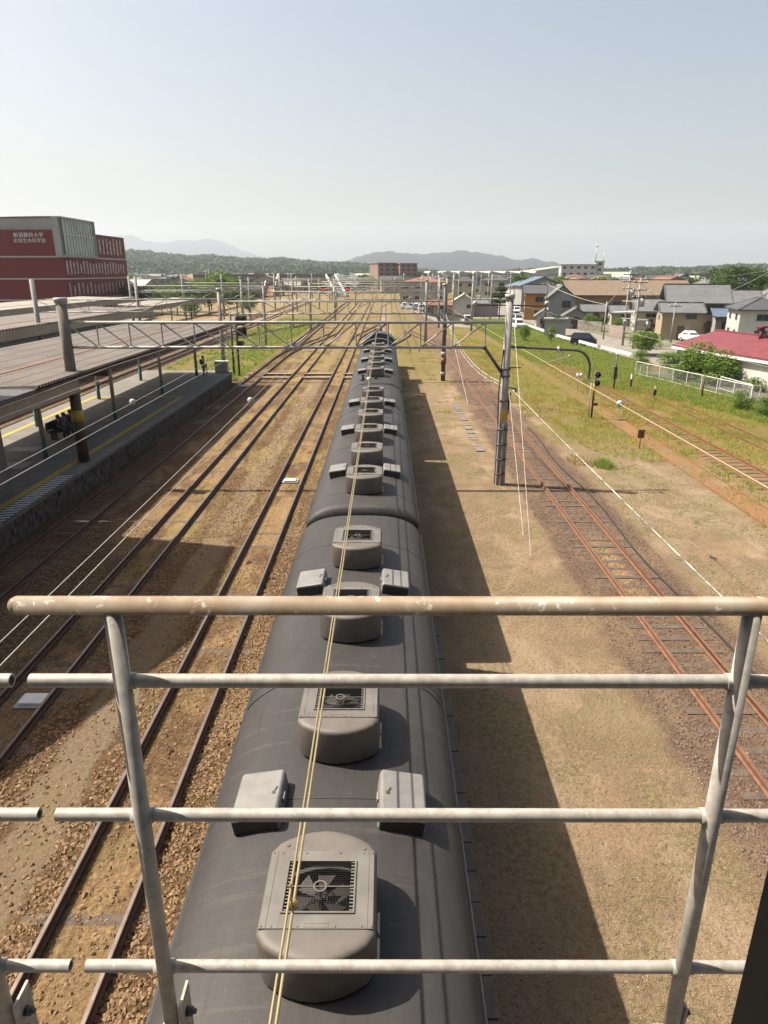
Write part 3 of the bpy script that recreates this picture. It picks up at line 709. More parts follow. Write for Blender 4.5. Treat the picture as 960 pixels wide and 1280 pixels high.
for z0, z1, mt in ((1.5, 2.1, M('red wrap', (.25, .08, .055))), (2.2, 2.6, CONC), (.5, .8, CONC)): m = MB(); m.tube((5.25, 63.4, z0), (5.25, 63.4, z1), .24, n=14); m.obj('pole_wrap', mt, GG[0])
for x, y, z, h, lab in ((-44.2, 62, 0, 10.4, 'tall thick pole in front of the red building facade'), (-12.4, 118, 0, 8, 'slim pole in green weeds between left tracks'), (-9.9, 140, 0, 8.4, 'slim pole behind the two red signals'), (-21, 105, 0, 8.6, 'slim pole left of the green weeds beyond the platform'), (11, 150, 0, 9, 'slim pole by the orange roofed shed'), (14.5, 120, 0, 9, 'pole right of the white pickup truck')):
    t = thing('line_pole', lab, 'pole', (x, y, z)); tpole(x, y, z, h, .2, .17, t, CONC)
    m = MB(); m.bar((x - .7, y, h - .5), (x + .7, y, h - .5), .08, .08); m.obj('cross_arm', STEELD, t)

def sag(p, q, s, n=10):
    p = Vector(p); q = Vector(q); return [p.lerp(q, i / n) - Vector((0, 0, s * 4 * (i / n) * (1 - i / n))) for i in range(n + 1)]
def wire(label, pts, r, mat=WIRE, n=5, name='overhead_wire', group=None):
    m = MB(); m.path(pts, r, n); return tag(m.obj(name, mat), label, 'wire', group)
spans = [-6, 30.9, 63.4, 95.5, 127, 160, 195, 232, 272]
def catenary(X, zc, zm, label, mat=WIRE, r=.008, y0=-6, ins=(), single=False):
    t = thing('overhead_line', label, 'overhead wires', (X, y0, zc))
    m = MB(); m.path([(X, y, zc) for y in (y0, 31, 63, 95, 160, 272)], r, 6); m.obj('contact_wire', mat, t)
    if not single:
        m = MB(); pts = []
        for a, b in zip(spans[:-1], spans[1:]):
            if a < y0: a = y0
            pts += sag((X, a, zm + .06), (X, b, zm + .06), .1, 8)[:-1]
        m.path(pts, r * .85, 6); m.obj('messenger_wire', mat, t)
    for y, rr in ins:
        m = MB(); z = zm if not single else zc
        m.ball((X, y, z + .02), rr, 14, 8); m.tube((X, y - rr * 2, z), (X, y - rr, z), .03, n=8); m.tube((X, y + rr, z), (X, y + rr * 2, z), .03, n=8); m.obj('insulator', M('grey porcelain', (.5, .5, .48), (.38, .38, .37), 8, .3), t)
    return t
co_ = catenary(-.63, 5.3, 5.53, 'pair of golden wires right above the train roof', WIRE, .011, -6, [(26.3, .10)])
m = MB(); m.ball((-.63, 3.55, 5.33), .035, 12, 8); m.tube((-.63, 3.5, 5.3), (-.63, 3.5, 5.56), .008, n=6); m.obj('clamp', M('brass', (.6, .46, .18), (.5, .38, .15), 9, .35, .8), co_)
catenary(-4.5, 5.06, 5.35, 'two pale wires over the track left of the train', WIREW, .008, -6, [(22.8, .105)])
catenary(-8.32, 5.06, 5.35, 'two pale wires over the second track from the train', WIREW, .008, -6, [(22.5, .105)])
catenary(-12.15, 5.06, 5.4, 'wires over the shaded platform track', WIREW, .010, 6, [])
catenary(7.83, 5.23, 5.5, 'single yellowish wire over the orange rusty track', M('yellowed wire', (.6, .55, .3), (.5, .45, .25), 3, .5), .010, -4, [(22.9, .11)], True)
m = MB(); m.bar((7.83, 34, 5.23), (9.2, 35.2, 5.4), .03, .03); m.ball((9.25, 35.25, 5.4), .07); tag(m.obj('steady_arm', STEEL), 'short steady arm on the yellowish wire beside the curved bracket', 'steady arm')
catenary(17.9, 5.2, 5.4, 'thin wire over the half buried right hand track', WIREW, .009, 20, [], True)
wire('white dashed cable sagging past the right side of the large concrete pole', sag((5.6, 31, 4.5), (5.2, -4, 4.72),   .12, 20), .013, None or M('cable white', (.68, .66, .6), (.1, .1, .1), 2.4, .6, sc=(1, 1, 1)), 6, 'aerial_cable')
for k, dz in enumerate((0, .22)):
    wire(['upper', 'lower'][k] + ' of two white cables sagging from the far pole to the large concrete pole', sag((5.3, 63.2, 6.0 - dz), (5.2, 31, 4.72 - dz * .5), 1.0 + .12 * k, 20), .016, MATS['cable white'], 6, 'aerial_cable')
wire('guy wire from the large concrete pole to the ground, nearer one', [(5.55, 30.7, 7.3), (5.12, 22.4, 0)], .009, WIREW, 5, 'guy_wire')
wire('guy wire from the large concrete pole to the ground, shorter one', [(5.45, 30.6, 4.6), (5.2, 24.2, 0)], .009, WIREW, 5, 'guy_wire')
wire('white guy wire at the pole between train and rusty track', [(5.6, 63, 5.2), (6.2, 51.5, 0)], .016, WIREW, 5, 'guy_wire')
wire('dark strand drawn as the aerial cable shadow right of the orange rusty rails', [(9.0 + .12 * math.sin(y * .5), y, .05) for y in np.arange(6, 44, 1.0)], .03, BLACK, 6, 'cable_shadow')  # black strand laid on the ballast as the aerial cable's cast shadow

# signals and trackside posts
def signal(px, py, H, label, heads=2, z0=0, mat=STEELD):
    p = G(px, py, z0); t = thing('railway_signal', label, 'signal', p); x, y = p.x, p.y
    m = MB(); m.tube((x, y, z0), (x, y, z0 + H), .07, .06, n=10); m.obj('post', mat, t)
    for k in range(heads):
        z = z0 + H - .25 - k * .55
        m = MB(); m.tube((x + .12, y - .18, z), (x + .12, y - .12, z), .2, n=14); m.box(x + .02, x + .22, y - .12, y + .1, z - .13, z + .13); m.obj('signal_head', BLACK, t)
        m = MB(); m.tube((x + .12, y - .4, z + .02), (x + .12, y - .18, z + .02), .11, .1, n=12, cap=False); m.obj('hood', BLACK, t)
    return t, x, y
t, x, y = signal(739, 523, 3.2, 'black two headed signal on a slim post below the curved bracket arm')
m = MB(); m.tube((x, y, 1.5), (x, y, 2.4), .085, n=10); m.obj('yellow_sleeve', YELLOW, t); m = MB(); m.box(x - .05, x + .3, y - .15, y + .05, .9, 1.05); m.obj('repeater', BLACK, t)
m = MB(); m.tube((x - .22, y, 0), (x - .22, y, 2.4), .03, n=6); m.obj('ladder', STEEL, t)
t, x, y = signal(767, 487, 2.9, 'slim dark signal post left of the white mesh fence', 0); m = MB(); m.box(x - .12, x + .12, y - .1, y + .1, .9, 1.9); m.obj('relay_box', BLACK, t); m = MB(); m.ball((x, y, 2.95), .12); m.obj('lamp', WHITE, t)
def stake(px, py, H, r, mat, label, topm=None):
    p = G(px, py); t = thing('marker_post', label, 'marker post', p); m = MB(); m.tube((p.x, p.y, 0), (p.x, p.y, H), r, n=8); m.obj('post', mat, t)
    if topm: m = MB(); m.box(p.x - .09, p.x + .09, p.y - .1, p.y + .02, H * .35, H * .75); m.obj('box', topm, t)
stake(787, 491, 1.5, .05, WHITE, 'pale post with orange foot in weeds before the mesh fence', RUSTO)
stake(817, 500, 1.1, .04, STEEL, 'short post with black box in yellow weeds', BLACK)
stake(877, 496, 1.75, .07, M('brown post', (.2, .1, .07), (.15, .08, .06), 3, .8), 'brown post standing against the mesh fence')
stake(722, 487, 1.3, .03, STEEL, 'thin grey stake in yellow weeds left of the two headed signal')
p = G(799, 561); t = thing('rusty_sign', 'rusty square marker sign on a short stake beside the orange soil strip', 'sign', p)
m = MB(); m.tube((p.x, p.y, 0), (p.x, p.y, .9), .03, n=8); m.obj('post', RUST, t); m = MB(); m.box(p.x - .19, p.x + .19, p.y - .05, p.y - .03, .62, 1.1); m.obj('plate', M('rusty red plate', (.3, .1, .05), (.22, .08, .05), 5, .8), t)
m = MB(); m.box(p.x - .1, p.x + .05, p.y - .054, p.y - .05, .7, .74); m.box(p.x - .04, p.x + .08, p.y - .054, p.y - .05, .8, .98); m.obj('plate_mark', BLACK, t)
for x, y, lab in ((-14.0, 66.5, 'black signal with stacked heads at the end of the near platform'),):
    t = thing('railway_signal', lab, 'signal', (x, y, 0)); m = MB(); m.tube((x, y, 0), (x, y, 5.6), .1, n=8); m.tube((x - .5, y, 0), (x - .5, y, 5.9), .1, n=8); m.obj('post', STEELD, t)
    for z, s in ((5.2, 1.1), (4.2, 1), (3.1, .6)): m = MB(); m.box(x + .15, x + .15 + .8 * s, y - .3, y + .1, z - .45 * s, z + .3 * s); m.tube((x + .5, y - .7, z), (x + .5, y - .3, z), .25 * s, n=10); m.obj('signal_head', BLACK, t)
REDL = bpy.data.materials.new('red signal lamp'); REDL.use_nodes = True; REDL.node_tree.nodes['Principled BSDF'].inputs['Emission Color'].default_value = (1, .05, .03, 1); REDL.node_tree.nodes['Principled BSDF'].inputs['Emission Strength'].default_value = 1.5; REDL.node_tree.nodes['Principled BSDF'].inputs['Base Color'].default_value = (.5, .02, .02, 1)
for px, lab in ((404, 'left one of two small red lit signals above the fourth gantry beam'), (434, 'right one of two small red lit signals above the fourth gantry beam')):
    p = AY(px, 361.5, 126.7); t = thing('railway_signal', lab, 'signal', (p.x, p.y, p.z - .3)); m = MB(); m.box(p.x - .35, p.x + .35, p.y, p.y + .25, p.z - .35, p.z + .35); m.obj('signal_head', BLACK, t)
    m = MB(); m.tube((p.x - .12, p.y - .05, p.z), (p.x - .12, p.y, p.z), .1, n=10); m.tube((p.x + .14, p.y - .05, p.z), (p.x + .14, p.y, p.z), .1, n=10); m.obj('lamp', REDL, t)
    m = MB(); m.tube((p.x, p.y + .12, 6.9), (p.x, p.y + .12, p.z - .3), .06, n=6); m.obj('post', STEELD, t)

# ------------------------------------------------------------------ platforms and canopies
PLT = M('platform asphalt', (.21, .195, .17), (.16, .15, .13), .8, .9, 0, .15, .003)
STONE = M('platform stone wall', (.16, .13, .105), (.08, .068, .058), 3, .95, 0, .8, .03)
YEL = M('tactile yellow', (.55, .36, .05), (.45, .3, .05), 4, .7)
pf = thing('railway_platform', 'near island platform with yellow lines in the canopy shade', 'platform', (-17.5, 40, 0))
m = MB(); m.prism([(-21.5, 6), (-13.35, 6), (-13.35, 60.5), (-13.5, 61), (-13.9, 62.2), (-21.5, 62.2)], .98, 1.1); m.obj('deck', PLT, pf)
m = MB(); m.prism([(-21.4, 6.1), (-13.5, 6.1), (-13.5, 60.9), (-14.0, 62.1), (-21.4, 62.1)], 0, .98); m.obj('wall', STONE, pf)
m = MB(); m.box(-13.75, -13.34, 6, 60.6, 1.101, 1.115); m.obj('kerb', CONCD, pf)
m = MB(); m.box(-14.5, -14.18, 18, 48.4, 1.104, 1.112); m.box(-20.6, -20.3, 18, 48.4, 1.104, 1.112); m.box(-20.3, -14.5, 48.1, 48.4, 1.104, 1.112); m.obj('yellow_line', YEL, pf)
m = MB(); m.box(-14.15, -13.38, 18, 28.6, 1.118, 1.122); m.obj('warning_panel', BLACK, pf)
stp = MB(); y = 18.0
while y < 28.3: stp.add([(-14.1, y, 1.126), (-13.42, y + .22, 1.126), (-13.42, y + .36, 1.126), (-14.1, y + .14, 1.126)], [(0, 1, 2, 3)]); y += .3
stp.obj('warning_stripes', WHITE, pf)
for x0, x1, y0, y1 in ((-17.6, -16.3, 29.6, 30.7), (-18.6, -17.2, 32.8, 33.6), (-20.0, -16.0, 28.0, 28.15)): m = MB(); m.box(x0, x1, y0, y1, 1.102, 1.106); m.obj('floor_marking', M('faded white marking', (.4, .39, .36), (.3, .29, .27), 3, .8), pf)
st2 = MB(); z = 0
wallstones = MB()
yy = 20.0
while yy < 60:
    for zz in (.08, .38, .68):
        L = .55; wallstones.box(-13.5, -13.5 + rnd.uniform(.03, .09), yy + (.27 if zz == .38 else 0), yy + (.27 if zz == .38 else 0) + L - .04, zz, zz + .26)
    yy += .58
wallstones.obj('wall_blocks', STONE, pf, bevel=.02)

def tin(name, c1, c2):
    m, nt, b = new_mat(name); co = geopos(nt); sp = nt.nodes.new('ShaderNodeSeparateXYZ'); nt.links.new(co, sp.inputs[0])
    f = noise_(nt, co, .35, 5, .6); g = noise_(nt, co, 5, 5, .7)
    col = mix(nt, f.step(.35, .65), c1, c2); col = mix(nt, g.step(.6, .75) * .5, col, tuple(x * .55 for x in c1))
    nt.links.new(col, b.inputs['Base Color']); b.inputs['Roughness'].default_value = .6
    return m
TIN = tin('canopy roof sheet', (.205, .172, .145), (.16, .136, .118)); TIN2 = tin('pale canopy sheet', (.33, .30, .25), (.26, .24, .2))
def canopy(name, label, xl, xr, y0, y1, z, mat, pitch, posts, fascia=.0):
    c = thing(name, label, 'platform roof', ((xl + xr) / 2, (y0 + y1) / 2, z))
    m = MB(); v = []; n = int((y1 - y0) / pitch); xm = xl + (xr - xl) * .58
    rows = []
    for i in range(n):
        y = y0 + i * pitch
        for dy, dz in ((0, 0), (pitch * .3, 0), (pitch * .42, .1), (pitch * .86, .1)): rows.append((y + dy, dz))
    X_ = [(xl, .12), (xm, -.05), (xr, .06)]
    vs = [(x, y, z + dz + k) for (y, dz) in rows for (x, k) in X_]
    fs = [(3*i + j, 3*i + j + 1, 3*i + j + 4, 3*i + j + 3) for i in range(len(rows) - 1) for j in (0, 1)]
    m.add(vs, fs); o = m.obj('roof', mat, c)
    sl_ = o.modifiers.new('thick', 'SOLIDIFY'); sl_.thickness = .02
    # rows of fixing bolts along the ribs
    b = MB(); L = xr - xl
    nb = 7
    for i in range(n):
        y = y0 + i * pitch + pitch * .64
        for k in range(nb):
            x = xl + L * (k + .5) / nb; kk = .12 + (x - xl) / (xm - xl) * (-.17) if x < xm else -.05 + (x - xm) / (xr - xm) * .11
            b.add([(x - .06, y - .035, z + .112 + kk), (x + .06, y - .035, z + .112 + kk), (x + .06, y + .035, z + .112 + kk), (x - .06, y + .035, z + .112 + kk), (x, y, z + .16 + kk)], [(0,1,4),(1,2,4),(2,3,4),(3,0,4)])
    if pitch < .35: b.obj('roof_bolts', STEELD, c)
    m = MB(); m.box(xm - .1, xm + .1, y0, y1, z + .075, z + .10); m.obj('valley_gutter', RUST, c)
    m = MB()
    for x in (xl + .15, xr - .15): m.box(x - .06, x + .06, y0 + .1, y1 - .1, z - .16, z - .02)
    yy = y0 + .5
    while yy < y1: m.box(xl + .2, xr - .5, yy - .05, yy + .05, z - .34, z - .18); yy += 1.5
    m.obj('purlins', M('brown purlin', (.10, .07, .06), (.07, .05, .045), 3, .8), c)
    if fascia:
        m = MB()
        for x in (xl - .03, xr + .03): m.box(x - .03, x + .03, y0, y1, z - fascia, z + .02)
        m.box(xl, xr, y0 - .04, y0 + .02, z - fascia, z + .02); m.obj('fascia', M('cream fascia', (.42, .36, .27), (.34, .29, .22), 1, .7), c)
    PG = M('post green', (.05, .22, .17), (.06, .18, .14), 3, .6); PW = M('post cream', (.5, .46, .39), (.42, .38, .32), 3, .6)
    for x, y in posts:
        q = MB(); q.tube((x, y, 2.1), (x, y, z - .02), .11, n=12); pp = q.obj('post', PW, c)
        q = MB(); q.tube((x, y, 1.1), (x, y, 2.1), .115, n=12); q.obj('post_base', PG, pp)
    return c
can = canopy('platform_canopy', 'reddish ribbed roof over the near platform', -21.9, -13.45, 26.6, 61.5, 5.08, TIN, .26,
             [(-15.9, 31.2), (-15.9, 40), (-15.9, 49), (-15.9, 58.4), (-19.8, 38.5), (-19.8, 47.4), (-19.8, 56)])
canopy('platform_canopy', 'pinkish roof with cream fascia over the middle platform', -37.8, -29.9, 30, 92, 5.0, TIN, .5, [(-33.8, y) for y in (45, 57, 69, 81)], .75)
canopy('platform_canopy', 'long pale roof with cream fascia over the farthest platform', -54, -44.3, 40, 128, 5.1, TIN2, .6, [(-49, y) for y in (60, 80, 100, 120)], .7)
canopy('platform_canopy', 'short pale roof at the end of the middle platform', -36, -30.4, 96, 122, 5.1, TIN2, .6, [(-33, y) for y in (100, 110, 118)], .5)
for xl, xr, y0, y1, lab in ((-37.5, -30.2, 20, 118, 'middle island platform under the pinkish roof'), (-54, -44.5, 30, 135, 'farthest platform in front of the red building')):
    t = thing('railway_platform', lab, 'platform', ((xl + xr) / 2, 60, 0)); m = MB(); m.box(xl, xr, y0, y1, .95, 1.1); m.obj('deck', PLT, t); m = MB(); m.box(xl + .1, xr - .1, y0 + .1, y1 - .1, 0, .95); m.obj('wall', STONE, t)
    m = MB(); m.box(xr - 1.2, xr - .9, y0, y1, 1.104, 1.11); m.obj('yellow_line', YEL, t)
m = MB(); m.box(-33.2, -29.8, 84, 90, 6.2, 6.35)
# stair hall beside the frame: mauve wall seen at the left edge, its tower shades the tracks
sh = thing('stair_hall', 'mauve walled stair hall at the left edge on the near platform', 'station building', (-18, 20, 1.1))
FRAMEG = M('grey window frame', (.3, .29, .27))
MAUVE = M('mauve wall', (.24, .17, .165), (.2, .14, .135), 1, .8)
m = MB(); m.box(-21.4, -15.06, 8, 26.4, 1.1, 4.25); m.obj('wall', MAUVE, sh)
m = MB(); pr = [(8, 4.3), (25.35, 4.3), (25.35, 14.35), (18.8, 14.7), (12.2, 11.0), (8, 10.7)]
m.loft([[(-21.3, y, z) for y, z in pr], [(-15.15, y, z) for y, z in pr]]); m.obj('upper_storey', MAUVE, sh)
m = MB(); m.box(-21.9, -13.45, 19.5, 26.5, 4.95, 5.14); m.obj('roof', STEELD, sh)
for y in (10.5, 13.5, 16.5, 19.5, 22.5):
    for z in ((6.2, 8.8) if y < 15 else (6.2, 8.8, 11.6)):
        m = MB(); m.box(-15.16, -15.1, y - .8, y + .8, z, z + 1.3); f_ = m.obj('window', FRAMEG, sh); m = MB(); m.box(-15.11, -15.09, y - .72, y + .72, z + .08, z + 1.22); m.obj('pane', GLASS, f_)
m = MB(); m.box(-21.4, -15.05, 7.9, 12.2, 10.7, 10.85); m.obj('coping', CONC, sh)
m = MB(); m.box(-13.85, -13.75, 19.5, 31.0, 4.32, 4.92); m.box(-21.4, -13.86, 30.9, 31.0, 4.4, 4.92); m.obj('fascia', M('cream fascia', (.42, .36, .27)), sh)
m = MB(); m.box(-15.05, -15.0, 9, 26.3, 1.1, 1.4); m.obj('skirting', CONCD, sh)
# things on the platform
t = thing('bench', 'dark platform bench under two seated people', 'bench', (-17.3, 36, 1.1))
m = MB(); m.box(-17.55, -17.1, 35.0, 37.6, 1.5, 1.56); m.obj('seat', BLACK, t); m = MB(); m.box(-17.62, -17.56, 35, 37.6, 1.6, 2.0); m.obj('backrest', BLACK, t)
for y in (35.2, 37.4): m = MB(); m.box(-17.5, -17.15, y - .04, y + .04, 1.1, 1.5); m.obj('leg', STEELD, t)
for k, (x, y, lab) in enumerate(((-18.9, 33.5, 'lit lamp tube under the near canopy by the stair hall'), (-17.4, 35.5, 'lamp tube under the near canopy above the bench'), (-17.9, 44, 'lamp tube under the near canopy, third along'), (-17.9, 52, 'lamp tube under the near canopy, farthest along'))):
    t = thing('lamp_fitting', lab, 'lamp', (x, y, 4.2)); m = MB(); m.box(x - .06, x + .06, y - 1.2, y + 1.2, 4.2, 4.3); m.obj('housing', WHITE, t)
    m = MB(); m.tube((x, y - 1, 4.3), (x, y - 1, 4.76), .015, n=5); m.tube((x, y + 1, 4.3), (x, y + 1, 4.76), .015, n=5); m.obj('hanger', STEELD, t)
t = thing('hanging_sign', 'dark hanging sign board under the near canopy', 'sign', (-17.2, 41, 3.6)); m = MB(); m.box(-18.2, -16.2, 40.95, 41.05, 3.6, 4.05); m.obj('board', BLACK, t); m = MB(); m.tube((-17.8, 41, 4.05), (-17.8, 41, 4.76), .02, n=5); m.tube((-16.6, 41, 4.05), (-16.6, 41, 4.76), .02, n=5); m.obj('hanger', STEELD, t)
p = G(273, 468, 1.1); t = thing('equipment_cabinet', 'pale metal cabinet at the end of the near platform', 'cabinet', (p.x, 61, 1.1)); m = MB(); m.box(p.x - .55, p.x + .55, 60.7, 61.3, 1.1, 2.0); m.obj('cabinet', M('cabinet grey', (.45, .45, .42), (.38, .38, .36), 2, .5), t, bevel=.02); m = MB(); m.box(p.x - .6, p.x + .6, 60.65, 61.35, 2.0, 2.06); m.obj('lid', WHITE, t)
p = G(259, 470, 1.1); t = thing('bollard', 'small pale post with lamp beside the standing passenger', 'bollard', p); m = MB(); m.tube((p.x, p.y, 1.1), (p.x, p.y, 2.0), .05, n=8); m.obj('post', CREAM, t); m = MB(); m.ball((p.x, p.y, 2.08), .1); m.obj('lamp', WHITE, t)

# people
SKIN = M('skin', (.42, .26, .18), (.38, .23, .16), 5, .6); HAIR = M('black hair', (.015, .013, .012), (.02, .018, .016), 9, .5)
SHIRT = M('blue grey shirt', (.27, .31, .38), (.22, .26, .33), 4, .8); TROU = M('grey trousers', (.2, .2, .22), (.16, .16, .18), 4, .8); DARKC = M('dark clothes', (.03, .03, .035), (.05, .045, .045), 4, .8)
def skinned(name, V_, E_, Rr, mat, parent, root=0):
    me = bpy.data.meshes.new(name); me.from_pydata([tuple(v) for v in V_], E_, []); me.materials.append(mat)
    o = link(name, me, parent); sk = o.modifiers.new('skin', 'SKIN'); sk.use_smooth_shade = True
    lay = me.skin_vertices[0].data if me.skin_vertices else None
    if lay is None:
        bm = bmesh.new(); bm.from_mesh(me); bm.verts.layers.skin.verify(); bm.to_mesh(me); bm.free(); lay = me.skin_vertices[0].data
    for i, r in enumerate(Rr): lay[i].radius = (r, r); lay[i].use_root = i == root
    ss = o.modifiers.new('sub', 'SUBSURF'); ss.levels = 1; ss.render_levels = 1; return o
def person(loc, rz, label, seated, top, bottom, pack=False):
    p = thing('person', label, 'person', loc, rz)
    if not seated:
        J = dict(pel=(0,0,.93), sp=(0,.01,1.15), ch=(0,0,1.36), nk=(0,.01,1.48), hd=(0,-.03,1.56), ht=(0,-.02,1.66),
                 hl=(.1,0,.9), kl=(.11,-.03,.5), al=(.12,.02,.09), tl=(.13,-.16,.04), hr=(-.1,0,.9), kr=(-.1,.02,.5), ar=(-.11,.05,.09), tr=(-.12,-.12,.04),
                 sl=(.19,0,1.4), el=(.25,.03,1.13), wl=(.22,-.12,.9), fl=(.21,-.17,.82), sr=(-.19,0,1.4), er=(-.25,.02,1.13), wr=(-.24,-.08,.88), fr=(-.24,-.12,.79))
    else:
        J = dict(pel=(0,0,.5), sp=(0,-.02,.72), ch=(0,-.07,.94), nk=(0,-.1,1.06), hd=(0,-.16,1.13), ht=(0,-.15,1.23),
                 hl=(.1,-.02,.5), kl=(.13,-.44,.5), al=(.13,-.46,.09), tl=(.13,-.62,.04), hr=(-.1,-.02,.5), kr=(-.13,-.44,.5), ar=(-.13,-.4,.09), tr=(-.13,-.56,.04),
                 sl=(.19,-.07,.98), el=(.24,-.16,.74), wl=(.14,-.36,.6), fl=(.1,-.43,.57), sr=(-.19,-.07,.98), er=(-.24,-.16,.74), wr=(-.14,-.36,.6), fr=(-.1,-.43,.57))
    ks = list(J); ix = {k: i for i, k in enumerate(ks)}
    E_ = [(ix[a], ix[b]) for a, b in (('pel','sp'),('sp','ch'),('ch','nk'),('nk','hd'),('hd','ht'),('pel','hl'),('hl','kl'),('kl','al'),('al','tl'),('pel','hr'),('hr','kr'),('kr','ar'),('ar','tr'),('ch','sl'),('sl','el'),('el','wl'),('wl','fl'),('ch','sr'),('sr','er'),('er','wr'),('wr','fr'))]
    rad = dict(pel=.13, sp=.12, ch=.14, nk=.055, hd=.1, ht=.085, hl=.09, kl=.06, al=.042, tl=.035, sl=.06, el=.042, wl=.03, fl=.03)
    rr = [rad[k if k in rad else k[0] + 'l'] for k in ks]
    skinned('body', [J[k] for k in ks], E_, rr, SKIN, p)
    def sub(keys, edges, rs, nm, mt, root=0): skinned(nm, [J[k] for k in keys], [(keys.index(a), keys.index(b)) for a, b in edges], rs, mt, p, root)
    sub(['pel','sp','ch','sl','el','sr','er'], [('pel','sp'),('sp','ch'),('ch','sl'),('sl','el'),('ch','sr'),('sr','er')], [.15,.145,.165,.085,.062,.085,.062], 'shirt', top)
    sub(['pel','hl','kl','al','hr','kr','ar'], [('pel','hl'),('hl','kl'),('kl','al'),('pel','hr'),('hr','kr'),('kr','ar')], [.15,.115,.082,.06,.115,.082,.06], 'trousers', bottom)
    hd = Vector(J['hd']); m = MB(); m.ball((hd.x, hd.y + .03, hd.z + .06), .115, 14, 8, 1.0); m.obj('hair', HAIR, p, local=True)
    m = MB(); m.add([(hd.x-.02, hd.y-.1, hd.z+.0), (hd.x+.02, hd.y-.1, hd.z), (hd.x, hd.y-.125, hd.z-.01), (hd.x, hd.y-.1, hd.z+.05)], [(0,1,2),(0,2,3),(1,3,2)]); m.obj('nose', SKIN, p, local=True)
    m = MB()
    for s in (-.035, .035): m.ball((hd.x + s, hd.y - .095, hd.z + .03), .012, 6, 4)
    m.obj('eyes', BLACK, p, local=True)
    for s in (-1, 1):
        k = 'fl' if s > 0 else 'fr'; f = Vector(J[k])
        m = MB()
        for i in range(4): m.tube(f + Vector((s*.0, (i - 1.5) * .02, 0)), f + Vector((s * -.01, (i - 1.5) * .022 - .01, -.07 + .006 * abs(i - 1.5))), .009, .007, n=5)
        m.tube(f + Vector((0, -.03, .02)), f + Vector((s * -.03, -.055, -.025)), .01, .008, n=5); m.obj('hand', SKIN, p, local=True)
    if pack:
        m = MB(); m.loft([[(x*.15*k, .19 + y*.09*k, z) for x, y in ((1,-1),(1,.6),(.6,1),(-.6,1),(-1,.6),(-1,-1))] for z, k in ((1.02, .85), (1.06, 1), (1.35, 1), (1.44, .75))]); b = m.obj('backpack', BLACK, p, local=True, bevel=.02)
    return p
pp = G(253, 470, 1.1)
person((-15.25, 58.3, 1.1), R(100), 'person standing near the platform end, black hair, grey blue shirt, black backpack', False, SHIRT, TROU, True)
person((-17.32, 35.6, 1.05), R(90), 'person in dark clothes seated at the near end of the bench', True, DARKC, DARKC)
person((-17.32, 36.3, 1.05), R(80), 'person in grey shirt seated at the middle of the bench', True, M('grey shirt', (.16, .16, .16)), DARKC)
person((-17.32, 37.05, 1.05), R(100), 'person in dark clothes seated at the far end of the bench', True, DARKC, TROU)

# ------------------------------------------------------------------ buildings
TILE = {}
def tiles(name, c):
    if name in TILE: return TILE[name]
    c = K(c)
    m, nt, b = new_mat(name); co = geopos(nt)
    f = noise_(nt, co, .9, 5, .7); g = noise_(nt, co, 7, 3, .6)
    col = mix(nt, f.step(.3, .7), c, tuple(x * .72 for x in c)); col = mix(nt, g.step(.55, .7) * .5, col, tuple(min(1, x * 1.35) for x in c))
    wv = nt.nodes.new('ShaderNodeTexWave'); wv.bands_direction = 'Z'; wv.inputs['Scale'].default_value = 2.4; nt.links.new(co, wv.inputs[0])
    nt.links.new(col, b.inputs['Base Color']); b.inputs['Roughness'].default_value = .6; bump(nt, b, wv.outputs[1], .5, .04)
    TILE[name] = m; return m
T_GREY = tiles('grey roof tile', (.16, .165, .17)); T_DARK = tiles('dark roof tile', (.085, .088, .095)); T_RED = tiles('red metal roof', (.2, .04, .048)); T_BROWN = tiles('brown roof', (.23, .165, .11)); T_PALE = tiles('pale roof', (.52, .5, .42)); T_BLUE = tiles('blue roof', (.12, .17, .24)); T_RUST = tiles('rust red roof', (.27, .12, .085)); T_GREEN = tiles('pale green roof', (.42, .45, .36))
W_CREAM = M('cream wall', (.52, .47, .38), (.44, .4, .32), .7, .85); W_WHITE = M('white wall', (.66, .64, .58), (.58, .56, .51), .7, .8); W_TAN = M('tan wall', (.40, .32, .22), (.34, .27, .185), .7, .85)
W_GREY = M('grey wall', (.36, .36, .35), (.29, .29, .28), .7, .85); W_ORANGE = M('orange wall', (.50, .26, .09), (.44, .22, .08), .7, .8); W_BROWN = M('brown wall', (.33, .21, .12), (.28, .18, .10), .7, .85); W_PINK = M('pinkish brick wall', (.30, .2, .17), (.25, .165, .14), .7, .85)
FRAME = M('window frame', (.3, .29, .27), (.22, .21, .2), 3, .5)
win_cache = {}
def window(parent, w, h, loc, rz, simple=False):
    k = (round(w, 1), round(h, 1))
    if k not in win_cache:
        m = MB(); a, b = w / 2, h / 2; t = .06
        m.box(-a, a, -.05, 0, b - t, b); m.box(-a, a, -.05, 0, -b, -b + t); m.box(-a, -a + t, -.05, 0, -b + t, b - t); m.box(a - t, a, -.05, 0, -b + t, b - t); m.box(-.025, .025, -.045, 0, -b + t, b - t)
        f = m.obj('window', FRAME, parent, local=True); g = MB(); g.box(-a + t, a - t, -.02, 0, -b + t, b - t); p = g.obj('pane', GLASS, f, local=True); win_cache[k] = (f, p)
    else:
        f0, p0 = win_cache[k]; f = f0.copy(); COL.objects.link(f); f.parent = parent
        if not simple: p = p0.copy(); COL.objects.link(p); p.parent = f
        else: p = p0.copy(); COL.objects.link(p); p.parent = f
    f.location = loc; f.rotation_euler = (0, 0, rz); return f
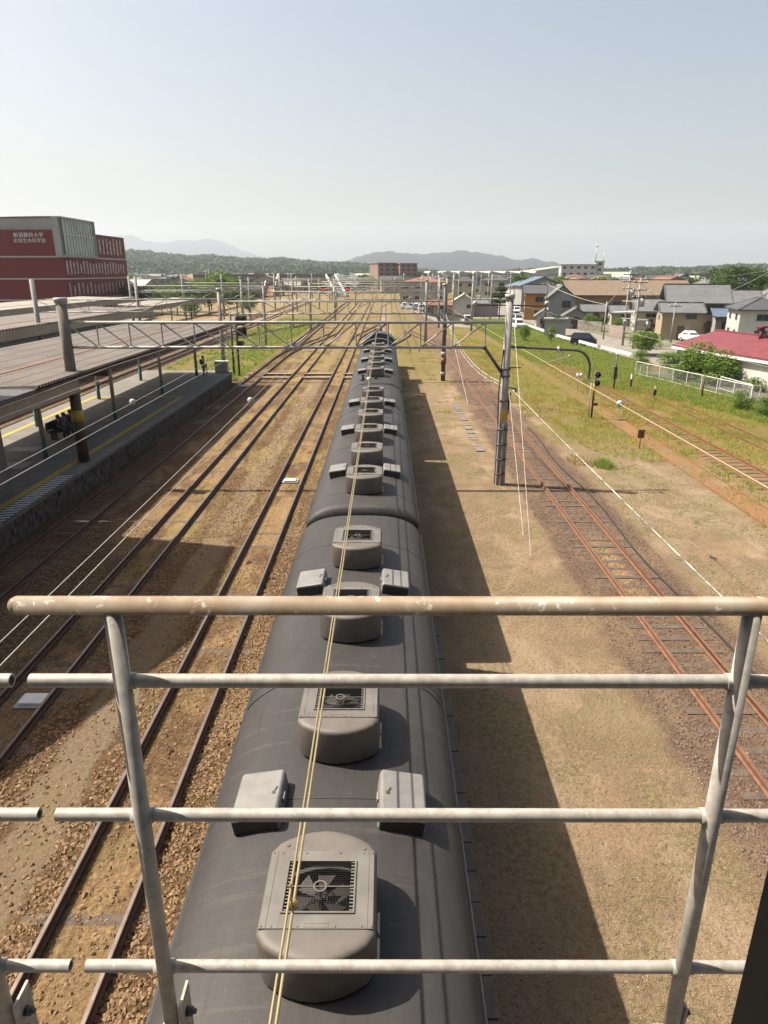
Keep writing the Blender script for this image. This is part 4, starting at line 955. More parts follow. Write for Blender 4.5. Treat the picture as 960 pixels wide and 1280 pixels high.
def house(label, x, y, rz, w, d, h, wall, roof, kind='gable', rh=1.6, over=.45, floors=1, wins=None, name='house', z=0, group=None, cat='house', door=True):
    t = thing(name, label, cat, (x, y, z), rz, group)
    m = MB(); m.box(-w/2, w/2, -d/2, d/2, 0, h)
    if kind == 'gable': m.add([(-w/2, -d/2, h), (-w/2, d/2, h), (-w/2, 0, h + rh * .97)], [(0, 1, 2)]); m.add([(w/2, -d/2, h), (w/2, d/2, h), (w/2, 0, h + rh * .97)], [(0, 1, 2)])
    if kind == 'gabley': m.add([(-w/2, -d/2, h), (w/2, -d/2, h), (0, -d/2, h + rh * .97)], [(0, 1, 2)]); m.add([(-w/2, d/2, h), (w/2, d/2, h), (0, d/2, h + rh * .97)], [(0, 1, 2)])
    m.obj('wall', wall, t, local=True)
    r = MB(); a, b, th = w/2 + over, d/2 + over, .16
    lift = .03
    if kind in ('gable', 'gabley'):
        if kind == 'gable': dr = rh * over / (d/2); P = lambda u, v, zz: (u, v, zz); A, B = a, b
        else: dr = rh * over / (w/2); P = lambda u, v, zz: (v, u, zz); A, B = b, a
        z0, z1 = h - dr + lift, h + rh + lift
        for s in (-1, 1):
            q = [(-A, s*B, z0), (A, s*B, z0), (A, 0, z1), (-A, 0, z1)]
            r.add([P(*p) for p in q] + [P(p[0], p[1], p[2] + th) for p in q], [(0,1,2,3), (7,6,5,4), (0,4,5,1), (1,5,6,2), (3,2,6,7), (0,3,7,4)])
        r.obj('roof', roof, t, local=True)
        c = MB(); c.bar(P(-A - .03, 0, z1 + th + .05), P(A + .03, 0, z1 + th + .05), .28, .16)
        if kind == 'gable':
            for s in (-1, 1):
                for e in (-A, A): c.bar(P(e, s*B, z0 + th), P(e, 0, z1 + th), .2, .14)
        c.obj('ridge_cap', T_DARK if roof is T_GREY else roof, t, local=True)
    elif kind == 'hip':
        k = min(a, b); rx, ry = a - k, b - k; z0 = h + lift - .1; z1 = h + rh
        e = [(-a,-b,z0), (a,-b,z0), (a,b,z0), (-a,b,z0)]; u = [(p[0], p[1], z0 + th) for p in e]
        top = [(-rx - .01, -ry - .01, z1), (rx + .01, -ry - .01, z1), (rx + .01, ry + .01, z1), (-rx - .01, ry + .01, z1)]
        r.loft([e, u, top]); r.obj('roof', roof, t, local=True)
        c = MB(); c.bar((-rx, -ry, z1 + .04), (rx, ry, z1 + .04), .26, .14) if rx + ry > .1 else None
        for p, q in zip(u, top): c.bar(p, (q[0], q[1], q[2] + .02), .2, .12)
        c.obj('ridge_cap', T_DARK, t, local=True)
    else:
        r.box(-a, a, -b, b, h, h + .22); r.box(-a, a, -b, -b + .12, h + .22, h + .3); r.obj('roof', roof, t, local=True)
    if wins is None:
        wins = []; fh = h / floors; n = max(1, int(w // 3.2)); nd = max(1, int(d // 4))
        for f in range(floors):
            zc = fh * f + fh * .56
            for i in range(n):
                if door and f == 0 and i == n // 2 and n > 1: continue
                wins.append(('s', -w/2 + w * (i + .5) / n, zc, min(1.7, w / n * .55), min(1.2, fh * .42)))
            for i in range(nd): 
                u = -d/2 + d * (i + .5) / nd; wins.append(('w' , u, zc, 1.2, min(1.1, fh * .4)))
                if x < 0: wins[-1] = ('e', *wins[-1][1:])
    for fc, u, zc, ww, hh in wins:
        loc, rr = {'s': ((u, -d/2 - .005, zc), 0), 'w': ((-w/2 - .005, u, zc), -math.pi/2), 'e': ((w/2 + .005, u, zc), math.pi/2)}[fc]
        window(t, ww, hh, loc, rr)
    if door: m = MB(); dx = -w/2 + w * (max(1, int(w // 3.2)) // 2 + .5) / max(1, int(w // 3.2)); m.box(dx - .5, dx + .5, -d/2 - .06, -d/2 - .005, .02, 2.0); m.obj('door', M('brown door', (.12, .08, .055), (.09, .06, .045)), t, local=True)
    return t
def hpx(label, x0, x1, yb, ye, d, wall, roof, kind='gable', yr=None, rz=-12, **k):
    c = G((x0 + x1) / 2, yb); zc = (c - CAM).dot(Vector((0, ct, -st)))
    w_ = (x1 - x0) * zc / F; h = AY((x0 + x1) / 2, ye, c.y).z
    rh = k.pop('rh', None)
    if rh is None: rh = max(.5, AY((x0 + x1) / 2, yr, c.y + d * .5).z - h) if yr else 1.6
    rot = R(rz); cx = c.x - math.sin(rot) * d / 2; cyy = c.y + math.cos(rot) * d / 2
    return house(label, cx, cyy, rot, w_, d, max(h, 2.2), wall, roof, kind, rh, **k)

# right-hand town, near to far
e0 = G(844, 430, 2.75); e1 = G(960, 448, 2.75)
ang = math.atan2(e0.x - e1.x, e0.y - e1.y)      # long side runs away to the left
L = 36.0; dirv = Vector((math.sin(ang), math.cos(ang), 0)); sidev = Vector((math.cos(ang), -math.sin(ang), 0))
cen = Vector((e0.x, e0.y, 0)) - dirv * L / 2 + sidev * 4.6
wl_ = [('w', u, z, ww, hh) for u, z, ww, hh in ((16.2, 1.5, .9, 1.5), (14.2, 1.5, .9, 1.5), (4.6, 1.45, 1.9, 1.5), (.3, 1.45, 1.9, 1.5), (-4.2, 1.45, 1.9, 1.5), (-9, 1.45, 1.9, 1.5))]
rb = house('long white bungalow with a red metal roof behind the white mesh fence', cen.x, cen.y, -ang, 8.6, L, 2.62, W_WHITE, T_RED, 'gabley', 1.1, .35, wins=wl_, name='bungalow', door=False)
m = MB(); m.box(-4.75, -4.62, -L/2 - .3, L/2 + .3, 2.3, 2.52); m.obj('eave_board', WHITE, rb, local=True)
for u in (11.5, 1.5):
    m = MB(); m.tube((-.6, u, 3.6), (-.6, u, 4.7), .2, n=8); m.obj('chimney', T_RED, rb, local=True); m = MB(); m.box(-1.0, -.2, u - .4, u + .4, 4.7, 4.85); m.obj('chimney_cap', T_RED, rb, local=True)
for u in (1.9, -1.4): m = MB(); m.box(-4.75, -4.3, u - .3, u + .3, 2.0, 2.35); m.obj('vent_hood', WHITE, rb, local=True)
house('second red roofed bungalow behind the long white one', cen.x + 10.8, cen.y + 6, -ang, 8.6, 30, 2.7, W_WHITE, T_RED, 'gabley', 1.5, .35, name='bungalow')
hpx('small windowless concrete shed with flat roof behind the low white rail', 680, 706, 421, 400.5, 3.2, W_GREY, CONC, 'flat', rz=-14, over=.25, wins=[], door=False, name='shed')
hpx('tan walled house with grey tile roof, two storeys, left of the small white car', 826, 872, 425, 391, 7, W_TAN, T_GREY, 'gable', 380, -14, wins=[('s', 1.2, 3.3, 1.6, .8), ('w', 0, 3.0, 1.0, .8)])
hpx('large two storey house with broad grey tile roof behind the tan house', 836, 899, 417, 376, 8, W_TAN, T_GREY, 'gable', 357, -14, floors=2, over=.9, wins=[('s', 1.9, 3.6, 2.6, 1.3), ('s', 2.2, 1.2, 2.0, 1.2), ('w', 0, 3.6, 1.4, 1.0)])
hpx('lower wing with grey tiled gable left of the large broad roofed house', 793, 830, 414, 389, 8, W_CREAM, T_GREY, 'gable', 375, -14, floors=2)
hpx('white two storey house with dark roof at the right edge', 922, 975, 429, 388, 8, W_WHITE, T_DARK, 'hip', 372, -14, floors=2)
hpx('house with blue roofed porch between the big house and the white one', 893, 921, 420, 396, 6, W_GREY, T_BLUE, 'gable', 386, -14)
hpx('grey roofed house below the dark green trees', 905, 945, 408, 379, 9, W_WHITE, T_GREY, 'gable', 364, -14, floors=2)
hpx('house with pale roof at the right edge below the trees', 948, 985, 402, 374, 9, W_CREAM, T_GREY, 'hip', 360, -14, floors=2)
hpx('pale grey two storey house with grey gable roof left of the brown hall', 684, 716, 408, 372, 8, W_GREY, T_GREY, 'gabley', 357, -10, floors=2, wins=[('s', .8, 3.9, 1.6, 1.3), ('s', -1.5, 1.2, 1.2, 1.1), ('w', 0, 3.9, 1.5, 1.3)])
hpx('low porch house with grey roof in front of the pale grey house', 670, 690, 411, 396, 4, W_WHITE, T_GREY, 'gabley', 388, -10)
hpx('low grey gabled house with dark shrubs right of the pale grey house', 705, 733, 411, 396, 5, W_GREY, T_GREY, 'gabley', 386, -10)
hpx('orange walled house with dark roof behind the white vans', 655, 690, 400, 367, 9, W_ORANGE, T_DARK, 'gable', 357, -10, floors=2)
hpx('long brown hall with a wide brown roof behind the houses', 712, 862, 398, 369, 16, W_BROWN, T_BROWN, 'gable', 351, -4, over=.5, wins=[('s', -9, 3.0, 1.8, 1.0), ('s', -3, 3.0, 1.8, 1.0), ('s', 3, 3.0, 1.8, 1.0)], door=False, name='hall')
hpx('grey roofed row house in front of the brown hall', 728, 760, 404, 392, 5, W_CREAM, T_GREY, 'gable', 384, -10)
hpx('second grey roofed row house in front of the brown hall, behind the pole pair', 764, 795, 407, 392, 6, W_CREAM, T_GREY, 'gable', 383, -10)
hpx('small white gabled building beside the gravel yard', 566, 592, 396, 377, 9, W_WHITE, T_PALE, 'gabley', 368, -6, wins=[('s', 1.4, 2.2, 1.5, .8)], door=False)
hpx('long low white annex with dark garage mouth right of the gable', 592, 622, 396, 380, 7, W_GREY, T_GREY, 'gable', 376, -6, wins=[], door=False, name='garage')
hpx('orange roofed shed with open front left of the white gable', 537, 566, 394, 382, 6, W_BROWN, T_RUST, 'gable', 376, -6, name='shed')
hpx('cream building with red brown roof and a row of upper windows', 500, 558, 380, 353, 14, W_CREAM, T_RUST, 'hip', 345, -3, floors=2, name='office_building', cat='building')
hpx('long grey three storey block under the pale factory roofs', 566, 652, 368, 346, 12, W_GREY, CONC, 'flat', None, -3, floors=3, name='apartment_block', cat='building')
hpx('left one of two brown apartment towers below the blue mountains', 472, 497, 362, 329, 14, W_PINK, CONC, 'flat', None, 20, floors=6, name='apartment_tower', cat='building')
hpx('right one of two brown apartment towers below the blue mountains', 499, 522, 362, 329.5, 14, W_PINK, CONC, 'flat', None, 20, floors=6, name='apartment_tower', cat='building')
# factory with saw-tooth pale roofs
c = G(625, 352.5); c = Vector((58, 420, 0)); t = thing('factory', 'pale factory with sloping ribbed roof bays below the mountains', 'factory', c)
m = MB(); m.box(c.x - 42, c.x + 36, c.y, c.y + 60, 0, 7.5); m.obj('wall', W_GREY, t)
for k in range(9):
    x0 = c.x - 42 + k * 8.7; m = MB(); m.loft([[(x0, y, 7.5), (x0, y, 8.7), (x0 + 1.2, y, 9.9), (x0 + 8.6, y, 8.7), (x0 + 8.6, y, 7.5)] for y in (c.y - 1, c.y + 61)]); m.obj('roof_bay', T_PALE, t)
c = Vector((150, 520, 0)); t = thing('factory', 'second pale green roofed factory behind the white office with a tower', 'factory', c)
m = MB(); m.box(c.x - 60, c.x + 45, c.y, c.y + 50, 0, 8); m.obj('wall', W_GREY, t); m = MB(); m.loft([[(c.x - 62, y, 8), (c.x - 20, y, 13.5), (c.x + 47, y, 8)] for y in (c.y - 1, c.y + 51)]); m.obj('roof', T_GREEN, t)
c = Vector((112, 380, 0)); t = hpx('white three storey school block with dark creeper', 700, 742, 362, 331, 14, W_WHITE, CONC, 'flat', None, -8, floors=4, name='school_block', cat='building')
hpx('white stair tower with antennas beside the school block', 742, 752, 362, 327, 8, W_WHITE, CONC, 'flat', None, -8, floors=5, name='stair_tower', cat='building', door=False)
c = AY(745, 327, 375)
m = MB(); m.tube((c.x, 376, 14), (c.x, 376, 22), .25, n=5); m.tube((c.x + 4, 376, 14), (c.x + 4, 376, 19), .18, n=5); m.ball((c.x, 376, 22), .6); tag(m.obj('antenna_mast', WHITE), 'pair of antenna masts on the white stair tower', 'mast')
hpx('pale gym hall with green grey roof right of the stair tower', 752, 787, 360, 347, 22, W_WHITE, T_GREEN, 'gable', 340, -8, name='hall', cat='building')
hpx('wide tan concrete building left of the dark green trees', 846, 886, 366, 343, 18, W_TAN, T_BROWN, 'flat', None, -12, floors=3, name='office_building', cat='building')

# red university building on the left
ub = thing('university_building', 'dark red university building with a glass corner box and white lettering', 'building', (-80, 150, 0))
RED = M('dark red facade', (.19, .015, .019), (.16, .013, .017), .5, .7); GREYP = M('grey metal panel', (.40, .40, .385), (.35, .35, .335), .4, .55, .2); BAND = M('pale band', (.5, .47, .44), (.44, .41, .39), 1, .6)
xf, y0, y1 = -62.3, 141.5, 175.5
def front(x):  # gently curved front wall
    return y0 + 3.6 * ((x - xf) / 40) ** 2 + .2
m = MB(); pts = [(x, front(x)) for x in np.linspace(-106, xf, 14)] + [(xf, y1), (-106, y1)]
m.prism(pts, 0, 17.05); m.obj('wall', RED, ub)
for z in (4.0, 8.0, 12.05):
    m = MB(); q = [(x, front(x) - .16) for x in np.linspace(-106, xf + .16, 14)] + [(xf + .16, y1)]
    rings = [[(x, y, z), (x, y, z + .28), (x - .3 if i == 14 else x, y + .3, z + .28), (x - .3 if i == 14 else x, y + .3, z)] for i, (x, y) in enumerate(q)]
    m.loft(rings); m.obj('band', BAND, ub)
# upper grey volume with a curved roof
def roofz(x): return 17.9 + 1.4 * math.sin(math.pi / 2 * max(0, min(1, (x + 106) / 43)))
m = MB(); xs_ = np.linspace(-106, xf - 1.1, 13)
m.loft([[(x, front(x) + 1.0, 17.0), (x, y0 + 19, 17.0), (x, y0 + 19, roofz(x)), (x, front(x) + 1.0, roofz(x))] for x in xs_]); m.obj('upper_volume', GREYP, ub)
m = MB(); m.loft([[(x, front(x) + .8, roofz(x)), (x, y0 + 19.2, roofz(x)), (x, y0 + 19.2, roofz(x) + .2), (x, front(x) + .8, roofz(x) + .2)] for x in xs_]); m.obj('roof_edge', STEELD, ub)
m = MB(); m.box(xf - 1.15, xf + .12, y0 - .5, y0 + 1.2, 12.3, 19.4); m.obj('grey_corner', GREYP, ub)
gb = MB(); gb.box(xf + .1, xf + .5, y0 + .4, y0 + 15.0, 12.5, 19.1); GLB = M('reflection toned glass', (.17, .21, .205), (.36, .40, .38), .4, .12); gbo = gb.obj('glass_box', GLB, ub)  # light mottled glass colour stands in for reflections
m = MB()
for i in range(12): y = y0 + .4 + 14.6 * i / 11; m.box(xf + .5, xf + .6, y - .05, y + .05, 12.5, 19.1)
m.box(xf + .5, xf + .66, y0 + .46, y0 + 14.9, 16.2, 16.35)
m.obj('glazing_fin', WHITE, gbo)
m = MB(); m.box(xf + .1, xf + .8, y0 - .5, y0 + 15.3, 19.1, 19.4); m.box(xf + .1, xf + .8, y0 + 15.05, y0 + 15.3, 12.4, 19.1); m.box(xf + .1, xf + .8, y0 - .5, y0 + 15.3, 12.2, 12.5); m.obj('box_frame', GREYP, gbo)
SLOT = M('slot window', (.66, .58, .52), (.16, .09, .085), 1.3, .35)
for fl, (za, zb, ya) in enumerate(((1.2, 3.5, y0 + 3), (4.9, 7.5, y0 + .8), (8.9, 11.6, y0 + .8), (12.9, 16.6, y0 + 16.4))):
    y = ya
    while y < y1 - 2.5:
        m = MB(); m.box(xf, xf + .05, y, y + .62, za + rnd.uniform(0, .3), zb - rnd.uniform(0, .7)); m.obj('slot_window', SLOT, ub); y += 2.05 if fl != 2 else 1.6
m = MB(); m.box(-101, -93, front(-97) + .6, front(-97) + .95, 17.5, 17.7); m.obj('louvre', STEELD, ub)
def text(s, size, loc, rot, mat, parent, name):
    cu = bpy.data.curves.new(name, 'FONT'); cu.body = s; cu.size = size; cu.extrude = .04; cu.offset = .004; cu.space_character = 1.14; cu.align_x = 'CENTER'
    o = bpy.data.objects.new(name, cu); COL.objects.link(o); bpy.context.view_layer.update()
    me = bpy.data.meshes.new_from_object(o.evaluated_get(bpy.context.evaluated_depsgraph_get())); bpy.data.objects.remove(o)
    me.materials.clear(); me.materials.append(mat); r = link(name, me, parent); r.location = Vector(loc) - ORG[parent.name]; r.rotation_euler = rot; return r
tx = -68.5
TW = M('sign white', (.75, .73, .7), (.7, .68, .66), 1, .6)
text('新潟薬科大学', .92, (tx, front(tx) - .12, 15.75), (R(90), 0, R(-1)), TW, ub, 'lettering')
text('応用生命科学部', .84, (tx + .1, front(tx) - .12, 14.8), (R(90), 0, R(-1)), TW, ub, 'lettering')
for z, s in ((11.2, 1), (6.6, 1.6), (3.4, 1.6), (2.2, 1)): m = MB(); m.box(-80.2, -77.9 + s * .2, front(-79) - .5, front(-79) + .1, z, z + .5); m.obj('balcony', BAND, ub)

# left-hand and far town: scattered houses
walls = [('cream', W_CREAM), ('white', W_WHITE), ('grey', W_GREY), ('tan', W_TAN)]; roofs = [('grey tiled', T_GREY), ('dark tiled', T_DARK), ('blue', T_BLUE), ('rust red', T_RUST), ('brown', T_BROWN), ('pale metal', T_PALE)]
placed = []
protoh = {}
def scatter(n, xr, yr, where, wts, sid):
    g = random.Random(sid); k = 0; tries = 0
    while k < n and tries < n * 40:
        tries += 1; px = g.uniform(*xr); py = yr[0] + (yr[1] - yr[0]) * g.random() ** 1.3; p = G(px, py)
        if any((p.x - a) ** 2 + (p.y - b) ** 2 < 11.5 ** 2 for a, b in placed): continue
        if -46 < p.x < 20 and p.y < 340: continue
        if p.x > 20 and p.y < 150 : continue
        placed.append((p.x, p.y)); k += 1
        wi = g.choice(wts); wn_, wm_ = walls[wi]; ri = g.choice([0, 0, 0, 1, 1, 2, 3, 4, 5]); rn, rm = roofs[ri]; kd = g.choice(['gable', 'gabley', 'hip']); fl = g.choice([1, 2, 2])
        key = (wi, ri, kd, fl); lab = f'far {"two storey" if fl == 2 else "single storey"} {wn_} house, {rn} {"hipped" if kd == "hip" else "gable front" if kd == "gabley" else "side facing"} roof, {where}'
        rz = R(g.uniform(-20, 12)); grp = 'far ' + wn_ + ' ' + rn + ' houses ' + where
        if key in protoh:
            dup(protoh[key], (p.x, p.y, 0), rz, lab, grp, (g.uniform(.85, 1.25), g.uniform(.85, 1.2), g.uniform(.9, 1.12)))
        else:
            protoh[key] = house(lab, p.x, p.y, rz, g.uniform(8, 10), g.uniform(6.5, 8), 3.0 * fl - .2 * (fl == 2), wm_, rm, kd, g.uniform(1.5, 2.1), .5, fl, group=grp)
hpx('cream two storey house with pale roof just right of the red building', 159, 183, 384, 357, 9, W_CREAM, T_PALE, 'gable', 350, -6, floors=2)
hpx('grey flat roofed block next to the cream house beyond the red building', 184, 201, 380, 349, 10, W_GREY, CONC, 'flat', None, -6, floors=3, name='apartment_block', cat='building')
hpx('wide low brown roofed hall behind the left trees', 216, 262, 366, 349, 14, W_TAN, T_BROWN, 'hip', 342, -6, name='hall', cat='building')
hpx('grey flat canopy building left of the wide brown roofed hall', 214, 232, 372, 354, 8, W_GREY, CONC, 'flat', None, -6, name='office_building', cat='building')
hpx('white factory halls far behind the station throat', 444, 470, 356, 347, 22, W_WHITE, T_PALE, 'gable', 342, -4, name='factory', cat='factory', door=False)
scatter(110, (160, 430), (347.5, 374), 'left of the tracks', [0, 1, 2, 3], 1)
scatter(100, (400, 660), (347.5, 373), 'behind the station throat', [1, 1, 2, 0], 2)
scatter(100, (640, 960), (348.5, 392), 'right of the tracks', [0, 1, 2, 2], 3)

k = 0
for x, y, h in [(9.5, 112, 8.5), (13, 138, 9), (8.5, 172, 8.5), (17, 168, 9.5), (22, 150, 9), (12, 205, 9), (20, 214, 10), (27, 190, 9), (16, 248, 9), (30, 240, 10), (6.5, 262, 9), (24, 290, 10), (-25, 132, 8.5), (-34, 150, 9), (-22, 178, 8.5), (-45, 185, 10), (-28, 215, 9), (-52, 210, 10), (-26, 255, 9), (-36, 268, 9), (-12, 176, 8), (-9, 215, 8), (3, 232, 8)]:
    t = thing('line_pole', 'slim overhead line pole in the hazy station throat', 'pole', (x, y, 0), group='poles of the station throat'); tpole(x, y, 0, h, .17, .14, t, CONC, False)
    m = MB(); m.bar((x - 1.1, y, h - .7), (x + 1.1, y, h - .7), .1, .1); m.bar((x, y, h - 2.4), (x + (1.9 if x < 0 else -1.9), y, h - 2.0), .09, .09); m.obj('cross_arm', STEELD, t)
# far footbridge with white stair rails
fb = thing('far_footbridge', 'far footbridge over the tracks with a white railed stair', 'footbridge', (-40, 310, 0))
m = MB(); m.box(-82, -22, 309, 312, 6.4, 7.2); m.obj('deck', STEEL, fb); m = MB(); m.box(-82, -22, 308.9, 309.05, 7.2, 8.6); m.obj('parapet', M('grey mesh', (.22, .21, .2)), fb)
for x in (-80, -62, -44, -23): m = MB(); m.box(x - .3, x + .3, 309.5, 311.5, 0, 6.4); m.obj('pier', CONC, fb)
for dx in (-1.9, 1.9): m = MB(); m.bar((-23.5 + dx, 309, 8.1), (-17.5 + dx, 284, 1.0), .45, 1.1); m.obj('stair_rail', WHITE, fb)
m = MB(); m.bar((-23.5, 309, 6.9), (-17.5, 284, 0), 3.4, .3); m.obj('stair', STEELD, fb)
fb2 = thing('far_footbridge', 'short white railed stair rising left of the far footbridge', 'footbridge', (-49, 300, 0))
for dx in (-2.2, 2.2): m = MB(); m.bar((-48 + dx, 309, 8.3), (-47 + dx, 288, 1.5), .4, 1.0); m.obj('stair_rail', WHITE, fb2)
m = MB(); m.bar((-48, 309, 7.0), (-47, 288, .2), 3.9, .3); m.obj('stair', RUST, fb2)
m = MB(); m.box(-70, -46.2, 275, 281, 3.6, 4.2); t = thing('platform_canopy', 'far grey platform roof left of the red signals', 'platform roof', (-58, 278, 0)); m.obj('roof', STEEL, t)
for x in (-68, -58, -48): m = MB(); m.box(x - .2, x + .2, 277.8, 278.2, 0, 3.6); m.obj('post', STEELD, t)

# fences and rails
MESHM = bpy.data.materials.new('wire mesh'); MESHM.use_nodes = True
def mesh_fence(label, P, H=1.25, step=2.0):
    P = [Vector((p[0], p[1], 0)) for p in P]; t = thing('mesh_fence', label, 'fence', P[0]); 
    for a, b in zip(P[:-1], P[1:]):
        L = (b - a).length; n = max(1, round(L / step))
        for i in range(n + 1):
            if i == n and b is not P[-1]: continue
            p = a.lerp(b, i / n); m = MB(); m.box(p.x - .035, p.x + .035, p.y - .035, p.y + .035, 0, H + .03); m.obj('post', WHITE, t)
        m = MB(); m.bar(a + Vector((0, 0, H)), b + Vector((0, 0, H)), .06, .05); m.bar(a + Vector((0, 0, .12)), b + Vector((0, 0, .12)), .04, .04); m.obj('rail', WHITE, t)
        m = MB(); k = int(L / .11)
        for i in range(k): p = a.lerp(b, i / k); m.bar((p.x, p.y, .12), (p.x, p.y, H), .007, .007, (1, 0, 0))
        for z in [.12 + (H - .12) * j / 9 for j in range(1, 9)]: m.bar(a + Vector((0, 0, z)), b + Vector((0, 0, z)), .007, .007)
        m.obj('mesh_panel', STEEL, t)
mesh_fence('white mesh fence in front of the lane and the red roofed bungalow', [A1, A2, G(948, 503)])
mesh_fence('shorter white fence on the far side of the lane by the bungalow', [G(899, 487), G(938, 499)], 1.1)
mesh_fence('far end of white fence behind the ivy by the bungalow', [G(800, 469), G(848, 469)], 1.0)
t = thing('guard_rail', 'low white rail running along the street behind the green grass', 'guard rail', G(694, 424))
for a, b in ((G(655, 409), G(694, 424)), (G(695.5, 424.5), G(746, 439)), (G(751, 440), G(795, 452))):
    m = MB(); m.bar(a + Vector((0, 0, .62)), b + Vector((0, 0, .62)), .12, .34); m.obj('rail', WHITE, t)
    n = int((b - a).length / 3)
    for i in range(n + 1): p = a.lerp(b, i / max(1, n)); m = MB(); m.tube((p.x, p.y, 0), (p.x, p.y, .7), .06, n=6); m.obj('post', WHITE, t)
t = thing('picket_fence', 'dark picket fence between weeds and the gravel yard', 'fence', G(540, 396))
a, b = G(530, 393), G(585, 407)
n = 42; PKM = M('sleeper picket', (.12, .1, .09), (.08, .07, .06))
for i in range(n): p = a.lerp(b, i / (n - 1)); pk = MB(); pk.box(p.x - .09, p.x + .09, p.y - .05, p.y + .05, 0, 1.5); pk.obj('picket', PKM, t)
m = MB(); m.bar(a + Vector((0, .1, 1.1)), b + Vector((0, .1, 1.1)), .06, .1); m.obj('rail', STEELD, t)
m = MB(); a, b = G(722, 412), G(752, 415); m.bar(a + Vector((0, 0, .8)), b + Vector((0, 0, .8)), .2, 1.6); tag(m.obj('block_wall', CONCD), 'concrete block wall behind the dark van', 'wall')
m = MB(); a, b = G(761, 419), G(779, 422); m.bar(a + Vector((0, 0, .8)), b + Vector((0, 0, .8)), .2, 1.6); tag(m.obj('block_wall', M('pinkish block', (.34, .27, .24), (.28, .22, .2), 2)), 'pinkish block wall right of the grey utility pole', 'wall')

# cars
def lerp(a, b, t): return a + (b - a) * t
TYRE = M('tyre', (.02, .02, .02), (.03, .03, .03)); LAMP = M('lamp glass', (.6, .6, .58), (.5, .5, .5), 2, .2); TAIL = M('tail lamp', (.35, .02, .02))
def car(label, loc, rz, paint, kind='van', L=3.4, W=1.48, H=1.75, name='parked_car', group=None, cat='car'):
    t = thing(name, label, cat, loc, rz, group); m = MB()
    if kind == 'van': prof = [(-L/2, .3), (-L/2, .95), (-L/2 + .06, 1.0), (-L/2 + .18, H - .1), (-L/2 + .35, H), (L/2 - 1.15, H), (L/2 - 1.0, H - .05), (L/2 - .38, 1.05), (L/2 - .05, .85), (L/2, .6), (L/2, .3)]
    elif kind == 'pickup': prof = [(-L/2, .35), (-L/2, .95), (L/2 - 1.3, .95), (L/2 - 1.25, H - .1), (L/2 - 1.15, H), (L/2 - .45, H), (L/2 - .3, H - .08), (L/2 - .02, 1.0), (L/2, .6), (L/2, .35)]
    else: prof = [(-L/2, .3), (-L/2, .8), (-L/2 + .1, .95), (-L/2 + .4, 1.02), (-L/2 + .9, H - .05), (-L/2 + 1.2, H), (L/2 - 1.75, H), (L/2 - 1.6, H - .05), (L/2 - .95, 1.0), (L/2 - .15, .85), (L/2, .65), (L/2, .3)]
    rings = []
    for s in (-1, -.93, .93, 1):
        rings.append([(s * (W/2 - (.0 if z < 1.0 else .14 * (z - 1.0) / (H - 1.0))), y * (1 if abs(s) < .95 else .985), z if abs(s) < .95 else lerp(z, .75, .04)) for y, z in prof])
    m.loft([[(x, -y, z) for x, y, z in r] for r in rings]); m.obj('body', paint, t, local=True, bevel=.03)
    g = MB(); gz0, gz1 = 1.02, H - .16
    ys = {'van': (-L/2 + .35, L/2 - 1.05), 'pickup': (L/2 - 1.15, L/2 - .42), 'car': (-L/2 + .95, L/2 - 1.55)}[kind]
    for s in (-1, 1):
        x0, x1 = s * (W/2 - .0), s * (W/2 - .125)
        g.add([(x0 + s*.008, -(ys[0] - .05), gz0), (x0 + s*.008, -(ys[1] + .28), gz0), (x1 + s*.012, -(ys[1] - .03), gz1), (x1 + s*.012, -(ys[0] + .08), gz1)], [(0, 1, 2, 3)])
    fy0, fy1 = {'van': (L/2 - .40, L/2 - .93), 'pickup': (L/2 - .05, L/2 - .27), 'car': (L/2 - .98, L/2 - 1.55)}[kind]
    g.add([(-W/2 + .12, -fy0 - .015, gz0 + .04), (W/2 - .12, -fy0 - .015, gz0 + .04), (W/2 - .22, -fy1 - .015, gz1 + .02), (-W/2 + .22, -fy1 - .015, gz1 + .02)], [(0, 1, 2, 3)])
    g.add([(-W/2 + .14, L/2 - (.04 if kind == 'van' else .45) + .015, gz0 + .06), (W/2 - .14, L/2 - (.04 if kind == 'van' else .45) + .015, gz0 + .06), (W/2 - .2, L/2 - (.14 if kind == 'van' else .85) + .015, gz1), (-W/2 + .2, L/2 - (.14 if kind == 'van' else .85) + .015, gz1)], [(0, 1, 2, 3)]) if kind != 'pickup' else None
    g.obj('windows', GLASS, t, local=True)
    for sx in (-1, 1):
        for yy in (-L/2 + .62, L/2 - .68):
            q = MB(); q.tube((sx * (W/2 - .18), yy, .29), (sx * (W/2 + .01), yy, .29), .29, n=18); wh = q.obj('wheel', TYRE, t, local=True)
            q = MB(); q.tube((sx * (W/2 + .005), yy, .29), (sx * (W/2 + .022), yy, .29), .17, n=12); q.obj('rim', STEEL, wh, local=True)
        q = MB(); q.box(sx * (W/2 - .28) - .13, sx * (W/2 - .28) + .13, -L/2 - .012, -L/2 + .05, .62, .78); q.obj('headlight', LAMP, t, local=True)
        q = MB(); q.box(sx * (W/2 - .12) - .06, sx * (W/2 - .12) + .06, L/2 - .05, L/2 + .012, .62, .9); q.obj('tail_light', TAIL, t, local=True)
    q = MB(); q.box(-W/2 + .1, W/2 - .1, -L/2 - .02, -L/2 + .03, .32, .44); q.obj('bumper', STEELD, t, local=True)
    return t
PW = M('white car paint', (.72, .72, .7), (.68, .68, .66), 1, .25); PD = M('dark car paint', (.02, .02, .035), (.03, .03, .045), 1, .25); PS = M('silver car paint', (.4, .41, .42), (.36, .37, .38), 1, .3, .4); PR = M('dark red car paint', (.2, .03, .03)); PB = M('blue car paint', (.05, .08, .16))
